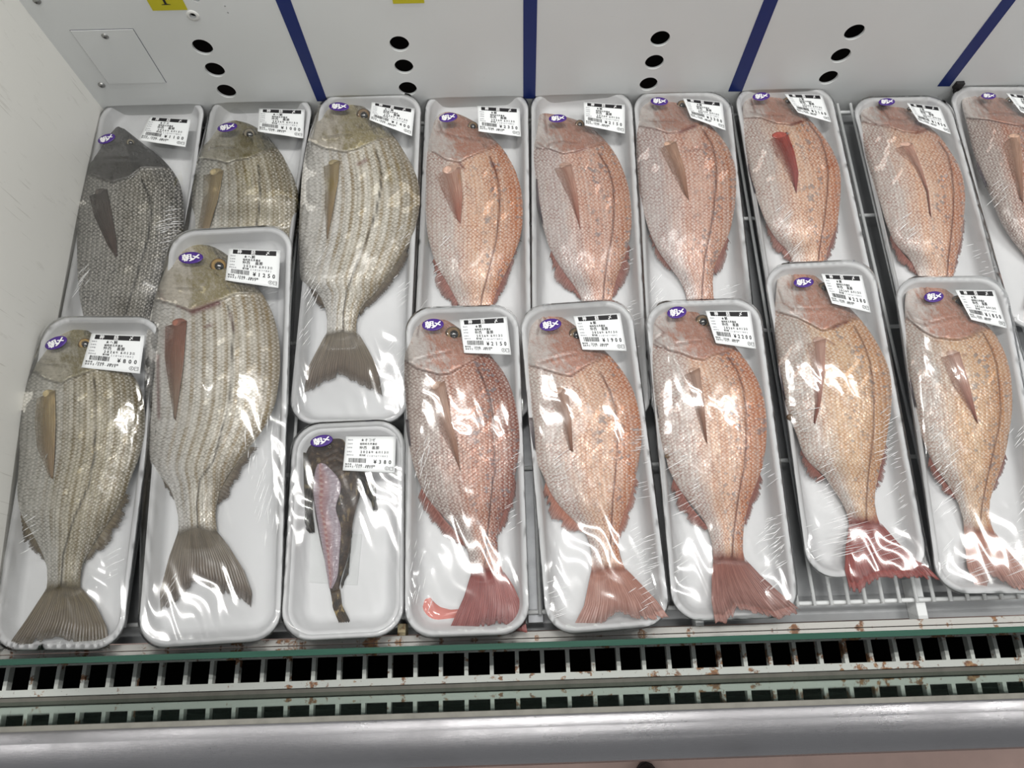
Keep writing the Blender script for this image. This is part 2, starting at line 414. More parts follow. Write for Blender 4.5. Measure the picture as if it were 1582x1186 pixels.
for _n, _a in {'fin_red': (S(158, 98, 84), S(186, 142, 132), S(112, 62, 52)), 'fin_crimson': (S(156, 74, 64), S(176, 98, 92), S(116, 42, 40)),
               'fin_pink': (S(184, 122, 98), S(206, 164, 152), S(148, 90, 74)), 'fin_pect': (S(206, 170, 152), S(172, 104, 84), S(146, 84, 66)),
               'fin_pect_b': (S(196, 160, 138), S(164, 116, 90), S(130, 86, 64)), 'fin_olive': (S(126, 114, 88), S(110, 96, 76), S(78, 66, 48)),
               'fin_grey': (S(132, 122, 104), S(118, 102, 88), S(82, 72, 60)), 'fin_tan': (S(176, 160, 124), S(158, 132, 100), S(124, 98, 66)),
               'fin_bloody': (S(150, 100, 84), S(154, 132, 108), S(120, 84, 66)), 'fin_black': (S(92, 86, 82), S(96, 76, 68), S(50, 44, 42)),
               'fin_pelvic': (S(124, 112, 112), S(70, 62, 72), S(48, 42, 52))}.items():
    M[_n] = mat_fin(_n, *_a)

def mat_okoze(name, base, dark, light):
    m = NT(name); co = m.objco()
    n1 = m.noise(co, 60, 5, 0.65); n2 = m.noise(co, 260, 4, 0.6); n3 = m.noise(m.mapping(co, (1, 0.5, 1)), 190, 2, 0.5)
    c = m.mix(m.step(n1, 0.35, 0.65), dark, base)
    c = m.mix(m.math('MULTIPLY', m.step(n3, 0.58, 0.68), 0.6), c, light)
    m.bsdf(Base_Color=c, Roughness=0.5, Specular_IOR_Level=0.5, Normal=m.bump(m.math('ADD', n1, m.math('MULTIPLY', n2, 0.6)), 0.7, 0.0016))
    return m.mat
M['okoze'] = mat_okoze('stonefish_skin', S(84, 68, 54), S(42, 33, 28), S(140, 122, 90))
M['okoze_fin'] = mat_okoze('stonefish_fin', S(66, 60, 50), S(34, 31, 29), S(132, 120, 90))
M['okoze_tail'] = mat_okoze('stonefish_tail', S(96, 78, 56), S(42, 34, 28), S(196, 172, 116))
def mat_flesh():
    m = NT('cut_flesh'); tt, uu = m.attr('tt'), m.attr('uu')
    n = m.noise(m.n('CombineXYZ', {0: m.math('MULTIPLY', tt, 2.0), 1: m.math('MULTIPLY', uu, 0.6), 2: 0.0}).outputs[0], 1.3, 4, 0.6)
    c = m.mix(m.step(n, 0.35, 0.7), S(178, 166, 174), S(152, 134, 144))
    bl = m.math('SUBTRACT', 1.0, m.step(m.math('ABSOLUTE', m.math('ADD', tt, 0.30)), 0.05, 0.75))
    c = m.mix(m.math('MULTIPLY', bl, 0.45), c, S(186, 128, 122))
    k = m.math('MULTIPLY', m.math('SUBTRACT', 1.0, m.step(m.math('ABSOLUTE', m.math('ADD', m.math('ADD', tt, 0.42), m.math('MULTIPLY', m.math('SUBTRACT', n, 0.5), 0.3))), 0.02, 0.20)), 0.8)
    bead = m.math('SINE', m.math('ADD', m.math('MULTIPLY', uu, 1.5), m.math('MULTIPLY', n, 6.0)))
    c = m.mix(m.math('MULTIPLY', k, 0.7), c, m.mix(m.step(bead, -0.6, 0.8), S(168, 98, 90), S(212, 182, 168)))
    m.bsdf(Base_Color=c, Roughness=0.2, Specular_IOR_Level=0.6, Coat_Weight=0.4, Coat_Roughness=0.1, Normal=m.bump(m.math('ADD', n, m.math('MULTIPLY', k, bead)), 0.35, 0.001))
    return m.mat
M['flesh'] = mat_flesh()
def mat_eye(name, a, b):
    m = NT(name); r = m.attr('er')
    n = m.noise(m.objco(), 400, 3, 0.6)
    c = m.ramp(m.math('ADD', r, m.math('MULTIPLY', m.math('SUBTRACT', n, 0.5), 0.25)), [(0.35, b), (0.6, a), (0.82, b), (1.0, S(60, 52, 44))])
    m.bsdf(Base_Color=c, Roughness=0.12, Specular_IOR_Level=0.6, Coat_Weight=0.5, Coat_Roughness=0.05); return m.mat
M['eye_gold'] = mat_eye('gold_iris', S(196, 158, 84), S(106, 80, 44))
M['eye_brown'] = mat_eye('brown_iris', S(148, 120, 82), S(86, 64, 44))
M['eye_dull'] = mat_eye('dull_iris', S(160, 150, 128), S(96, 86, 70))
def mat_floor():
    m = NT('pink_floor'); co = m.objco(); n = m.noise(co, 9, 5, 0.6)
    c = m.mix(n, S(190, 160, 150), S(150, 128, 120))
    m.bsdf(Base_Color=c, Roughness=0.45, Specular_IOR_Level=0.4); return m.mat
M['floor'] = mat_floor()
M['glass_ring'] = plain('white_plastic', S(222, 222, 218), 0.4)

# ================================================================== structure of the case
XL = float(hit_z([(163, 157)], 0.02)[0][0])            # left panel
YB = yat(150, 0.026)                                   # back panel
XR = 1.25
DECK_Z = -0.034
Y_RAIL0, Y_RAIL1 = yat(985.5, 0.003), yat(976.5, 0.003)

box('floor', -2.2, 2.4, -1.6, YB + 0.3, -0.86, -0.85, M['floor'])['kind'] = 'structure'
lw = box('wall_left', XL - 0.02, XL, Y_RAIL1, YB, -0.05, 0.62, M['wall_left']); struct(lw)
# back wall with real holes
hole_px = [(313, 73), (332, 108), (350, 141), (617, 68), (624, 103), (630, 137), (1020, 60), (1011, 96), (1002, 130), (1320, 50), (1299, 86), (1280, 120)]
hole_r = 0.0135
def cyl_vf(x, z, r, y0, y1, n=28):
    v = [(x + r * math.cos(2 * math.pi * k / n), y, z + r * math.sin(2 * math.pi * k / n)) for y in (y0, y1) for k in range(n)]
    f = [(k, (k + 1) % n, n + (k + 1) % n, n + k) for k in range(n)] + [tuple(reversed(range(n))), tuple(range(n, 2 * n))]
    return v, f
wv, wf = box_vf(XL - 0.03, XR, YB, YB + 0.004, -0.06, 0.62)
wall = mesh_obj('wall_back', wv, wf, M['wall']); struct(wall)
cutters = []
cv, cf = [], []
small_px = [(298, 24), (303, -1)]
pin_px = [(347.5, 9.7), (352, 20)]
for lst, r in ((hole_px, hole_r), (small_px, 0.0042), (pin_px, 0.0012)):
    for p in hit_y(lst, YB):
        v, f = cyl_vf(p[0], p[2], r, YB - 0.01, YB + 0.02); b0 = len(cv); cv += v; cf += [tuple(i + b0 for i in q) for q in f]
cut = mesh_obj('cutter', cv, cf)
bm = bmesh.new(); bm.from_mesh(cut.data); bmesh.ops.recalc_face_normals(bm, faces=bm.faces); bm.to_mesh(cut.data); bm.free()
md = wall.modifiers.new('holes', 'BOOLEAN'); md.object = cut; md.operation = 'DIFFERENCE'; md.solver = 'EXACT'
dg = bpy.context.evaluated_depsgraph_get()
nm = bpy.data.meshes.new_from_object(wall.evaluated_get(dg)); wall.modifiers.clear(); wall.data = nm
bpy.data.objects.remove(cut)
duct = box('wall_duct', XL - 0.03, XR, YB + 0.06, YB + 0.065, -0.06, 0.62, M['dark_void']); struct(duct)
for px in small_px[:1]:                                     # plastic grommet round the small hole
    p = hit_y([px], YB)[0]; n = 24
    v, f = [], []
    for r, y in ((0.0042, YB - 0.0008), (0.0078, YB - 0.0012), (0.0085, YB)):
        v += [(p[0] + r * math.cos(2 * math.pi * k / n), y, p[2] + r * math.sin(2 * math.pi * k / n)) for k in range(n)]
    for a in (0, n):
        f += [(a + k, a + (k + 1) % n, a + n + (k + 1) % n, a + n + k) for k in range(n)]
    tag(mesh_obj('grommet', v, f, M['glass_ring'], smooth=True), 'small white plastic grommet beside the yellow card', 'grommet')
# access panel (thin plate, hair-line joint)
ap = hit_y([(109, 47), (205, 44.5), (256, 126), (168.6, 129.5)], YB)
apx0, apx1 = (ap[0][0] + ap[3][0]) / 2, (ap[1][0] + ap[2][0]) / 2
apz0, apz1 = (ap[2][2] + ap[3][2]) / 2, (ap[0][2] + ap[1][2]) / 2
acc = empty('access_panel', ((apx0 + apx1) / 2, YB, apz0)); tag(acc, 'thin white rectangular access cover on the back wall by the left corner', 'access cover')
def child_box(name, x0, x1, y0, y1, z0, z1, mat, par, bevel=0.0):
    o = box(name, x0, x1, y0, y1, z0, z1, mat, None, bevel); o.parent = par; o.matrix_parent_inverse = Matrix.Translation(-par.location); return o
child_box('cover_plate', apx0, apx1, YB - 0.0012, YB - 0.0001, apz0, apz1, M['wall'], acc)
gp = 0.0008
for nm_, a in (('joint', (apx0 - gp, apx1 + gp, apz1, apz1 + gp)), ('joint', (apx0 - gp, apx1 + gp, apz0 - gp, apz0)), ('joint', (apx1, apx1 + gp, apz0, apz1)), ('joint', (apx0 - gp, apx0, apz0, apz1))):
    child_box(nm_, a[0], a[1], YB - 0.0004, YB - 0.0001, a[2], a[3], M['grey_print'], acc)
def screw(px, lab):
    p = hit_y([px], YB)[0]; n = 16; v = [(p[0], YB - 0.0035, p[2])]; f = []
    for r, y in ((0.0025, YB - 0.0033), (0.0044, YB - 0.0018), (0.0048, YB)):
        v += [(p[0] + r * math.cos(2 * math.pi * k / n), y, p[2] + r * math.sin(2 * math.pi * k / n)) for k in range(n)]
    f += [(0, 1 + k, 1 + (k + 1) % n) for k in range(n)]
    for a in (1, 1 + n): f += [(a + k, a + n + k, a + n + (k + 1) % n, a + (k + 1) % n) for k in range(n)]
    o = empty('screw', (p[0], YB, p[2])); tag(o, lab, 'screw', 'screws on the back wall')
    for nm2, vv, ff, mt in (('screw_head', v, f, M['screw']),):
        c = mesh_obj(nm2, [(a - p[0], b - YB, c2 - p[2]) for a, b, c2 in vv], ff, mt, o, True)
    for a in (0.0, math.pi / 2):
        c = mesh_obj('slot', *box_vf(-0.0018, 0.0018, -0.0037, -0.0033, -0.0003, 0.0003), M['black_print'], o); c.rotation_euler = (0, a + 0.4, 0)
screw((162.5, 55), 'cross-head screw at the top of the access cover')
screw((157, 131), 'cross-head screw under the access cover by the wall corner')
screw((57, 1), 'cross-head screw in the top corner of the back wall, cut by the frame')
# dark clip low on the right of the back wall
p = hit_y([(1479, 131)], YB)[0]
cl = empty('wall_clip', (p[0], YB, p[2])); tag(cl, 'small dark plastic clip at the foot of the rightmost blue tape', 'clip')
mesh_obj('clip_body', *box_vf(-0.006, 0.006, -0.006, 0, -0.004, 0.008), M['black_rubber'], cl)
mesh_obj('clip_tongue', *box_vf(-0.004, 0.004, -0.010, -0.004, -0.008, -0.003), M['black_rubber'], cl)
# blue tape strips
tapes = [((425.8, 0), (449, 0), (506, 156), (490, 156), 'blue tape strip on the wall between the second and third trays from the left'),
         ((808.4, 0), (830, 0), (827, 152), (808.4, 152), 'blue tape strip running straight up, above the gap right of the ¥2350 fish'),
         ((1180, 0), (1202, 0), (1146, 141), (1125, 141), 'blue tape strip on the wall leaning right, its foot above the ¥2160 tray'),
         ((1548, 0), (1569, 0), (1467, 133), (1448, 133), 'rightmost blue tape strip on the wall, leaning most')]
for a, b, c, d, lab in tapes:
    q = hit_y([a, b, c, d], YB)
    dl, dr = q[0] - q[3], q[1] - q[2]
    q[0] = q[3] + dl * 1.9; q[1] = q[2] + dr * 1.9
    v = []
    for y in (YB - 0.0006, YB - 0.00005):
        v += [(k[0], y, k[2]) for k in q]
    o = mesh_obj('blue_tape', v, [(0, 1, 2, 3), (7, 6, 5, 4), (0, 4, 5, 1), (1, 5, 6, 2), (2, 6, 7, 3), (3, 7, 4, 0)], M['blue_tape'])
    tag(o, lab, 'tape', 'blue tape strips on the back wall')

TEXT_CACHE = {}
def text_mesh(s, res=2):
    """2-D glyph mesh: verts (x,y) with cap height ~0.7, and faces"""
    if (s, res) in TEXT_CACHE: return TEXT_CACHE[(s, res)]
    cu = bpy.data.curves.new('glyphs', 'FONT'); cu.body = s; cjk = any(ord(ch) > 0x2000 for ch in s)
    cu.resolution_u = 1 if cjk else 3; cu.size = 1.0; cu.offset = 0.0 if cjk else 0.02
    o = bpy.data.objects.new('glyphs', cu); COL.objects.link(o)
    d = bpy.context.evaluated_depsgraph_get(); ev = o.evaluated_get(d); me = ev.to_mesh()
    v = np.array([(a.co.x, a.co.y) for a in me.vertices]).reshape(-1, 2); f = [tuple(p.vertices) for p in me.polygons]
    ev.to_mesh_clear(); bpy.data.objects.remove(o); bpy.data.curves.remove(cu)
    TEXT_CACHE[(s, res)] = (v, f); return v, f
def lay(s, x, y, size, width=None, spread=False, bold=0.0):
    """text starting at x, centre line y (y down), height=size; width fits the run; spread sets each glyph in an equal cell"""
    out_v, out_f = [], []
    if spread:
        n = len(s); cell = width / n
        for i, ch in enumerate(s):
            if ch == ' ': continue
            v, f = text_mesh(ch)
            cx = (v[:, 0].min() + v[:, 0].max()) / 2
            k = size / (0.95 if ord(ch) > 0x2000 else 0.73)
            gw = (v[:, 0].max() - v[:, 0].min()) * k
            kx = k * min(1.0, cell * 0.93 / max(gw, 1e-6))
            b = len(out_v)
            vy = (v[:, 1].min() + v[:, 1].max()) / 2 if ord(ch) < 0x2000 or ch == '★' else 0.36
            out_v += [(x + (i + 0.5) * cell + (p[0] - cx) * kx, y - (p[1] - vy) * k) for p in v]
            out_f += [tuple(q + b for q in g) for g in f]
        return out_v, out_f
    v, f = text_mesh(s); k = size / 0.9
    kx = k if width is None else width / (v[:, 0].max() - v[:, 0].min())
    return [(x + (p[0] - v[:, 0].min()) * kx, y - (p[1] - 0.36) * k) for p in v], list(f)

# yellow cards with numbers
def yellow_card(bl, br, lab, digit):
    q = hit_y([bl, br], YB); wdt = q[1][0] - q[0][0]; z0 = (q[0][2] + q[1][2]) / 2; x0 = q[0][0]
    o = empty('number_card', (x0, YB, z0)); tag(o, lab, 'number card', 'yellow number cards on the back wall')
    mesh_obj('card', *box_vf(0, wdt, -0.0008, -0.0001, 0, wdt * 1.1), M['yellow'], o)
    if digit:
        k = wdt / 1.45
        v = [(0.50, 0.28), (0.88, 0.28), (0.88, 0.30), (0.74, 0.33), (0.74, 1.25), (0.64, 1.25), (0.64, 0.33), (0.50, 0.30)]
        mesh_obj('numeral', [(a * k, -0.0011, b * k) for a, b in v], [(0, 1, 2, 7), (7, 2, 3, 6)[::1], (6, 3, 4, 5)], M['black_print'], o)
yellow_card((236, 15.5), (290, 15.0), 'yellow card bearing a black 1 above the trays of grey fish, cut by the frame', True)
yellow_card((607.5, 6), (655.6, 3.2), 'yellow card whose bottom edge only shows, left of the middle blue tape', False)

# deck, rack
dk = box('shelf_deck', XL, XR, Y_RAIL1 + 0.002, YB, DECK_Z - 0.002, DECK_Z, M['deck']); tag(dk, 'grey sheet-metal deck under the white wire rack', 'deck')
rack = empty('wire_rack', (0, 0, 0)); tag(rack, 'white coated wire rack that carries the fish trays', 'rack')
cross_rows = [173, 333, 506, 708, 930]
wr = 0.0023
ys = [yat(r, -0.006, 1300) for r in cross_rows]
yfront = ys[-1]
cm = tube_mesh('cross_wire', (XL + 0.01, 0, 0), (XR - 0.02, 0, 0), 0.0028, 10); cm.materials.append(M['wire'])
for y in ys:
    o = bpy.data.objects.new('cross_wire', cm); COL.objects.link(o); o.parent = rack; o.location = (0, y, -0.0072)
wm = tube_mesh('wire', (0, yfront - 0.003, 0), (0, YB - 0.004, 0), wr, 8); wm.materials.append(M['wire'])
x0 = float(hit_z([(1364, 929)], -0.002)[0][0]); pitch = 0.0208
k0 = int(math.ceil((XL + 0.012 - x0) / pitch)); k1 = int((XR - 0.03 - x0) / pitch)
for k in range(k0, k1 + 1):
    o = bpy.data.objects.new('wire', wm); COL.objects.link(o); o.parent = rack; o.location = (x0 + k * pitch, 0, -wr)
# supports under the rack
def support(px, wd, ylen, mat, lab, name, z0=DECK_Z, z1=-0.0105):
    p = hit_z([px], -0.0105)[0]
    o = box(name, p[0] - wd / 2, p[0] + wd / 2, p[1], p[1] + ylen, z0 + 0.0005, z1, mat, None, 0.0008)
    tag(o, lab, 'support')
support((828, 962), 0.019, 0.5, M['galv'], 'galvanised bracket bar under the rack, seen between the ¥2150 and ¥1900 front trays', 'support_bracket')
support((620, 990), 0.010, 0.02, M['cream'], 'cream post end beside the stonefish tray', 'support_post')
support((1082, 968), 0.010, 0.03, M['wire'], 'white post end below the tail of the ¥2200 fish', 'support_post')
support((1428, 958), 0.012, 0.05, M['wire'], 'rusty white post end under the rack, below the ¥2280 fish', 'support_post')

# front rail, low glass, grille, channel, front glass, bumper
rl = profile_x('deck_rail', [(Y_RAIL0, -0.02), (Y_RAIL0, 0.003), (Y_RAIL1, 0.0035), (Y_RAIL1 + 0.0005, 0.002), (Y_RAIL1, -0.034), (Y_RAIL1 - 0.002, -0.034)], XL - 0.22, XR, M['rail'])
tag(rl, 'narrow rust-spotted white rail along the front edge of the deck', 'rail')
GZ = 0.055
gy0 = Y_RAIL0 - 0.0003; gyi, gyo = yat(992.3, GZ), yat(1002.0, GZ)
th = gyi - gyo
gg = empty('glass_guard', (0, gyi, 0)); tag(gg, 'low glass guard with a green cut edge standing in front of the trays', 'glass guard')
def reparent(o, par):
    o.parent = par; o.matrix_parent_inverse = Matrix.Translation(-par.location)
o = profile_x('pane', [(gy0, 0.0), (gyi, GZ - 0.0005), (gyo, GZ - 0.0005), (gy0 - th, 0.0)], XL - 0.22, XR, M['pane']); reparent(o, gg)
o = profile_x('cut_edge', [(gyi, GZ - 0.0005), (gyi - 0.0003, GZ), (gyo + 0.0003, GZ), (gyo, GZ - 0.0005)], XL - 0.22, XR, M['glass_edge']); reparent(o, gg)
RZ = -0.02
XF = XL - 0.22
gr = empty('return_air_grille', (0, yat(1023, RZ), RZ)); tag(gr, 'rusty white return-air grille with square openings along the front', 'grille')
yb0, yb1 = yat(1005.5, RZ), yat(996, RZ); yf0, yf1 = yat(1052, RZ), yat(1040.5, RZ)
o = box('back_rail', XF, XR, yb0, yb1, RZ - 0.012, RZ, M['grille'], None, 0.0006); reparent(o, gr)
o = box('front_rail', XF, XR, yf0, yf1, RZ - 0.004, RZ, M['grille'], None, 0.0008); reparent(o, gr)
sp0 = hit_z([(838, 1023)], RZ)[0]; sp1 = hit_z([(838 + 39.2, 1023 - 1.25)], RZ)[0]; sp = sp1[0] - sp0[0]; sw = sp * 6.0 / 39.2
sv, sf = box_vf(-sw / 2, sw / 2, yf1 - 0.001, yb0 + 0.001, RZ - 0.010, RZ - 0.0004)
sm_ = bpy.data.meshes.new('slat'); sm_.from_pydata(sv, [], sf); sm_.materials.append(M['grille'])
k0 = int(math.ceil((XF + 0.01 - sp0[0]) / sp)); k1 = int((XR - 0.3 - sp0[0]) / sp)
for k in range(k0, k1 + 1):
    o = bpy.data.objects.new('slat', sm_); COL.objects.link(o); o.location = (sp0[0] + k * sp, 0, 0); reparent(o, gr)
# dark duct under the grille
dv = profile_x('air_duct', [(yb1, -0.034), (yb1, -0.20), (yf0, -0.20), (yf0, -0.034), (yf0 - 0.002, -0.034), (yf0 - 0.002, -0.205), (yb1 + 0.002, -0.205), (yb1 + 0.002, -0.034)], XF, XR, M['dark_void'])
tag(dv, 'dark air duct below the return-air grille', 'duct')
MY0 = yat(1058.5, RZ); MZ = 0.20; MY1 = yat(1097.0, MZ)
ch = box('front_channel', XF, XR, MY0 - 0.002, yf0 - 0.0003, RZ - 0.016, RZ - 0.004, M['channel']); tag(ch, 'dull grey channel between the grille and the front glass', 'channel')
fg = profile_x('front_glass', [(MY0, RZ - 0.016), (MY1, MZ), (MY1 - 0.006, MZ), (MY0 - 0.006, RZ - 0.016)], XF, XR, M['front_glass'])
tag(fg, 'reflective front glass mirroring the white grille', 'front glass')
bp = empty('bumper_rail', (0, MY1, MZ)); tag(bp, 'wide brushed stainless steel bumper rail along the front', 'bumper rail')
BY = yat(1182.5, MZ - 0.008)
prof = [(MY1 - 0.0015, MZ - 0.006), (MY1 - 0.0015, MZ + 0.0002), (MY1 - 0.004, MZ + 0.001)]
prof2 = [(MY1 - 0.004, MZ - 0.012), (MY1 - 0.004, MZ + 0.0012), (MY1 - 0.006, MZ + 0.0022), (MY1 - 0.014, MZ + 0.0028)]
n = 10
for i in range(n + 1):
    a = i / n; prof2.append((MY1 - 0.014 + (BY + 0.006 - MY1 + 0.014) * a, MZ + 0.0028 - 0.0062 * a ** 1.8))
prof2 += [(BY + 0.002, MZ - 0.0045), (BY, MZ - 0.008), (BY + 0.001, MZ - 0.06), (BY + 0.004, MZ - 0.06)]
o = profile_x('steel_cap', prof2, XF, XR, M['stainless'], None, True); reparent(o, bp)
md = o.modifiers.new('es', 'EDGE_SPLIT'); md.split_angle = 0.7
o = box('seal_strip', XF, XR, MY1 - 0.0052, MY1 + 0.0004, MZ - 0.004, MZ + 0.0006, M['channel']); reparent(o, bp)
fp = box('lower_facing', XF, XR, BY + 0.006, BY + 0.009, -0.84, MZ - 0.05, M['galv']); tag(fp, 'grey lower front panel of the chilled case below the bumper', 'panel')
# toe of a black shoe on the floor
pz = hit_z([(1002, 1180.5)], -0.80)[0]
sh = empty('shoe', (pz[0], pz[1], -0.85)); tag(sh, 'black shoe toe on the pink floor beyond the bumper rail', 'shoe')
def shoe_shell(z0, z1, k0, k1, mat, name):
    v, f = [], []; n = 24; rings = 6
    for j in range(rings):
        a = j / (rings - 1); z = z0 + (z1 - z0) * a; k = k0 + (k1 - k0) * a ** 2
        for i in range(n):
            t = 2 * math.pi * i / n
            x = 0.045 * math.cos(t) * k * (1.0 if math.sin(t) > 0 else 0.86); y = 0.135 * math.sin(t) * (0.5 + 0.5 * k) - 0.135
            v.append((x, y, z + (0.02 * a if math.sin(t) < 0 else 0)))
    for j in range(rings - 1):
        f += [(j * n + i, j * n + (i + 1) % n, (j + 1) * n + (i + 1) % n, (j + 1) * n + i) for i in range(n)]
    f += [tuple(reversed(range(n))), tuple(range((rings - 1) * n, rings * n))]
    mesh_obj(name, v, f, mat, sh, True)
shoe_shell(0.0, 0.022, 1.0, 1.02, M['sole'], 'sole'); shoe_shell(0.022, 0.085, 1.0, 0.55, M['black_rubber'], 'upper')

# ================================================================== trays
def rr_ring(hw, hl, r, n=7):
    pts = []
    for cx, cy, a0 in ((hw - r, hl - r, 0), (-hw + r, hl - r, 90), (-hw + r, -hl + r, 180), (hw - r, -hl + r, 270)):
        for k in range(n + 1):
            a = math.radians(a0 + 90 * k / n); pts.append((cx + r * math.cos(a), cy + r * math.sin(a)))
    return pts
PROF = [(0.0150, -0.0250), (0.0070, -0.0045), (0.0008, -0.0045), (0.0, -0.0030), (0.0006, -0.0008), (0.0030, 0.0), (0.0058, -0.0006), (0.0080, -0.0030), (0.0125, -0.0160), (0.0160, -0.0200), (0.0215, -0.0220)]
PROF2 = [(0.0220, -0.0280), (0.0090, -0.0060), (0.0008, -0.0050), (0.0, -0.0035), (0.0008, -0.0010), (0.0030, 0.0), (0.0052, -0.0008), (0.0066, -0.0045), (0.0095, -0.0052), (0.0115, -0.0075), (0.0185, -0.0210), (0.0230, -0.0245), (0.0280, -0.0255)]
class Tray:
    def __init__(s, head, tail, wrow, zh, zt, label, prof=PROF, rad=0.034):
        Ph = hit_z([head], zh)[0]; Pt = hit_z([tail], zt)[0]
        s.aL = (Ph - Pt) / np.linalg.norm(Ph - Pt)
        s.aW = np.cross(s.aL, [0, 0, 1.0]); s.aW /= np.linalg.norm(s.aW)
        s.an = np.cross(s.aW, s.aL)
        s.C = (Ph + Pt) / 2; s.hl = np.linalg.norm(Ph - Pt) / 2
        y, l, r = wrow
        q = s.hit([(l, y), (r, y)], None, rim=True); s.hw = abs((q[1] - q[0]).dot(s.aW)) / 2
        s.floor = prof[-1][1]; s.rad = rad; s.prof = prof
        v = []; N = 32
        for ins, z in prof:
            v += [s.C + s.aW * a + s.aL * b + s.an * z for a, b in rr_ring(s.hw - ins, s.hl - ins, max(rad - ins * 0.8, 0.008))]
        f = []
        for j in range(len(prof) - 1):
            f += [(j * N + k, j * N + (k + 1) % N, (j + 1) * N + (k + 1) % N, (j + 1) * N + k) for k in range(N)]
        f += [tuple(range((len(prof) - 1) * N, len(prof) * N)), tuple(reversed(range(N)))]
        base = s.C + s.an * prof[0][1]
        s.obj = empty('foam_tray', tuple(base)); tag(s.obj, label, 'tray', 'white foam fish trays')
        body = mesh_obj('tray_body', np.array(v) - base, f, M['foam'], s.obj, True)
        md = body.modifiers.new('es', 'EDGE_SPLIT'); md.split_angle = 0.9
        s.base = base
    def hit(s, px, h, rim=False):
        d = rays(px)
        off = 0.0 if rim else (s.floor + np.asarray(h, float))
        num = (s.C - CAM).dot(s.an) + off
        return CAM + d * (num / (d @ s.an))[:, None]
    def uvh(s, P):
        q = P - s.C
        return q @ s.aW, q @ s.aL, q @ s.an
    def film(s, pts):
        ring = rr_ring(s.hw + 0.0006, s.hl + 0.0006, s.rad)
        P = [s.C + s.aW * a + s.aL * b + s.an * z for a, b in ring for z in (0.0012, -0.004)]
        P = np.vstack([np.array(P), pts])
        bm = bmesh.new()
        for p in P: bm.verts.new(p)
        r = bmesh.ops.convex_hull(bm, input=bm.verts)
        bmesh.ops.delete(bm, geom=list({e for e in r['geom_interior'] + r['geom_unused'] if isinstance(e, bmesh.types.BMVert)}), context='VERTS')
        an = Vector(s.an)
        bm.normal_update()
        bmesh.ops.delete(bm, geom=[f for f in bm.faces if f.normal.dot(an) < -0.05], context='FACES')
        for _ in range(5):
            long = [e for e in bm.edges if e.calc_length() > 0.012]
            if not long: break
            bmesh.ops.subdivide_edges(bm, edges=long, cuts=1)
            bmesh.ops.triangulate(bm, faces=bm.faces)
        me = bpy.data.meshes.new('plastic_wrap'); 
        s.bvh = BVHTree.FromBMesh(bm)
        bm.transform(Matrix.Translation(-Vector(s.base)))
        bm.to_mesh(me); bm.free()
        n = len(me.vertices); co = np.empty(n * 3); me.vertices.foreach_get('co', co); co = co.reshape(-1, 3) + s.base
        u, v, hh = s.uvh(co)
        add_attr(me, 'fu', u + 0.37 * s.C[0] * 3); add_attr(me, 'fv', v + 0.2 * s.C[0])
        edge = np.clip((s.hl - np.abs(v)) / 0.03, 0, 1)
        ph = 40.0 * s.C[0]
        vn = 0.5 + 0.5 * np.sin(v * 31 + ph + 2 * np.sin(u * 40 + ph)); un = 0.5 + 0.5 * np.sin(u * 55 + v * 17 + 2 * ph)
        add_attr(me, 'fw', (0.25 + 1.1 * np.clip((0.45 * s.hl - v) / (0.7 * s.hl), 0.0, 1) * (0.3 + 0.7 * edge)) * (0.35 + 0.9 * vn * un))
        me.polygons.foreach_set('use_smooth', [True] * len(me.polygons)); me.materials.append(M['film'])
        o = bpy.data.objects.new('plastic_wrap', me); COL.objects.link(o); o.parent = s.obj
        o['label'] = 'clear glossy cling film'
        s.wrap = o
    def down(s, u, v):
        p = s.C + s.aW * u + s.aL * v + s.an * 0.2
        loc, nor, i, d = s.bvh.ray_cast(Vector(p), Vector(-s.an))
        return None if loc is None else np.array(loc)
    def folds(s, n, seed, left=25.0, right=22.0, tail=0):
        """narrow tension folds standing on the film, in bunches of parallel ridges, their white standing in for lamp glints"""
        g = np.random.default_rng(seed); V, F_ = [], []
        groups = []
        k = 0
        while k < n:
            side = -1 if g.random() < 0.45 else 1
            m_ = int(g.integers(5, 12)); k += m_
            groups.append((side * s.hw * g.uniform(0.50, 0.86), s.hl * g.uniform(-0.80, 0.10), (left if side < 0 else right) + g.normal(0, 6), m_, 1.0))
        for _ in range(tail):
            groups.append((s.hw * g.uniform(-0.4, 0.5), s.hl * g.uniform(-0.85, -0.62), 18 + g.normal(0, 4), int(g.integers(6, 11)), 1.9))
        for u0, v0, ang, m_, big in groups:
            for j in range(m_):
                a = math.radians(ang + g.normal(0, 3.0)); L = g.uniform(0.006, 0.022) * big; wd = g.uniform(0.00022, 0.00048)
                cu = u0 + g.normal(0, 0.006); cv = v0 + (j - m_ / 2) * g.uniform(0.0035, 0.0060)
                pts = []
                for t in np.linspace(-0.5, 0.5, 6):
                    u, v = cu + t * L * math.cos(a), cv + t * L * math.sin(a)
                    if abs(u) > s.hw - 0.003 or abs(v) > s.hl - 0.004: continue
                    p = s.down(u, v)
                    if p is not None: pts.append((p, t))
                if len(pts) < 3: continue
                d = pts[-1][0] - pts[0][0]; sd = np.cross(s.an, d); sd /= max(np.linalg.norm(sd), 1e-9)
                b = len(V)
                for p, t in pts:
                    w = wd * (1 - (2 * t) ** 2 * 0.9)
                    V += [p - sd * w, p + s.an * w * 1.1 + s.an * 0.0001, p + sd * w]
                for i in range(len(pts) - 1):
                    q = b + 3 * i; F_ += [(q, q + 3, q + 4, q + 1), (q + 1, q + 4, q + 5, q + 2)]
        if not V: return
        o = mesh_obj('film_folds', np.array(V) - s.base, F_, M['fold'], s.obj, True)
        o['kind'] = 'stuff'; o['label'] = 'bunches of stretch folds in the film, coloured white as lamp glints'
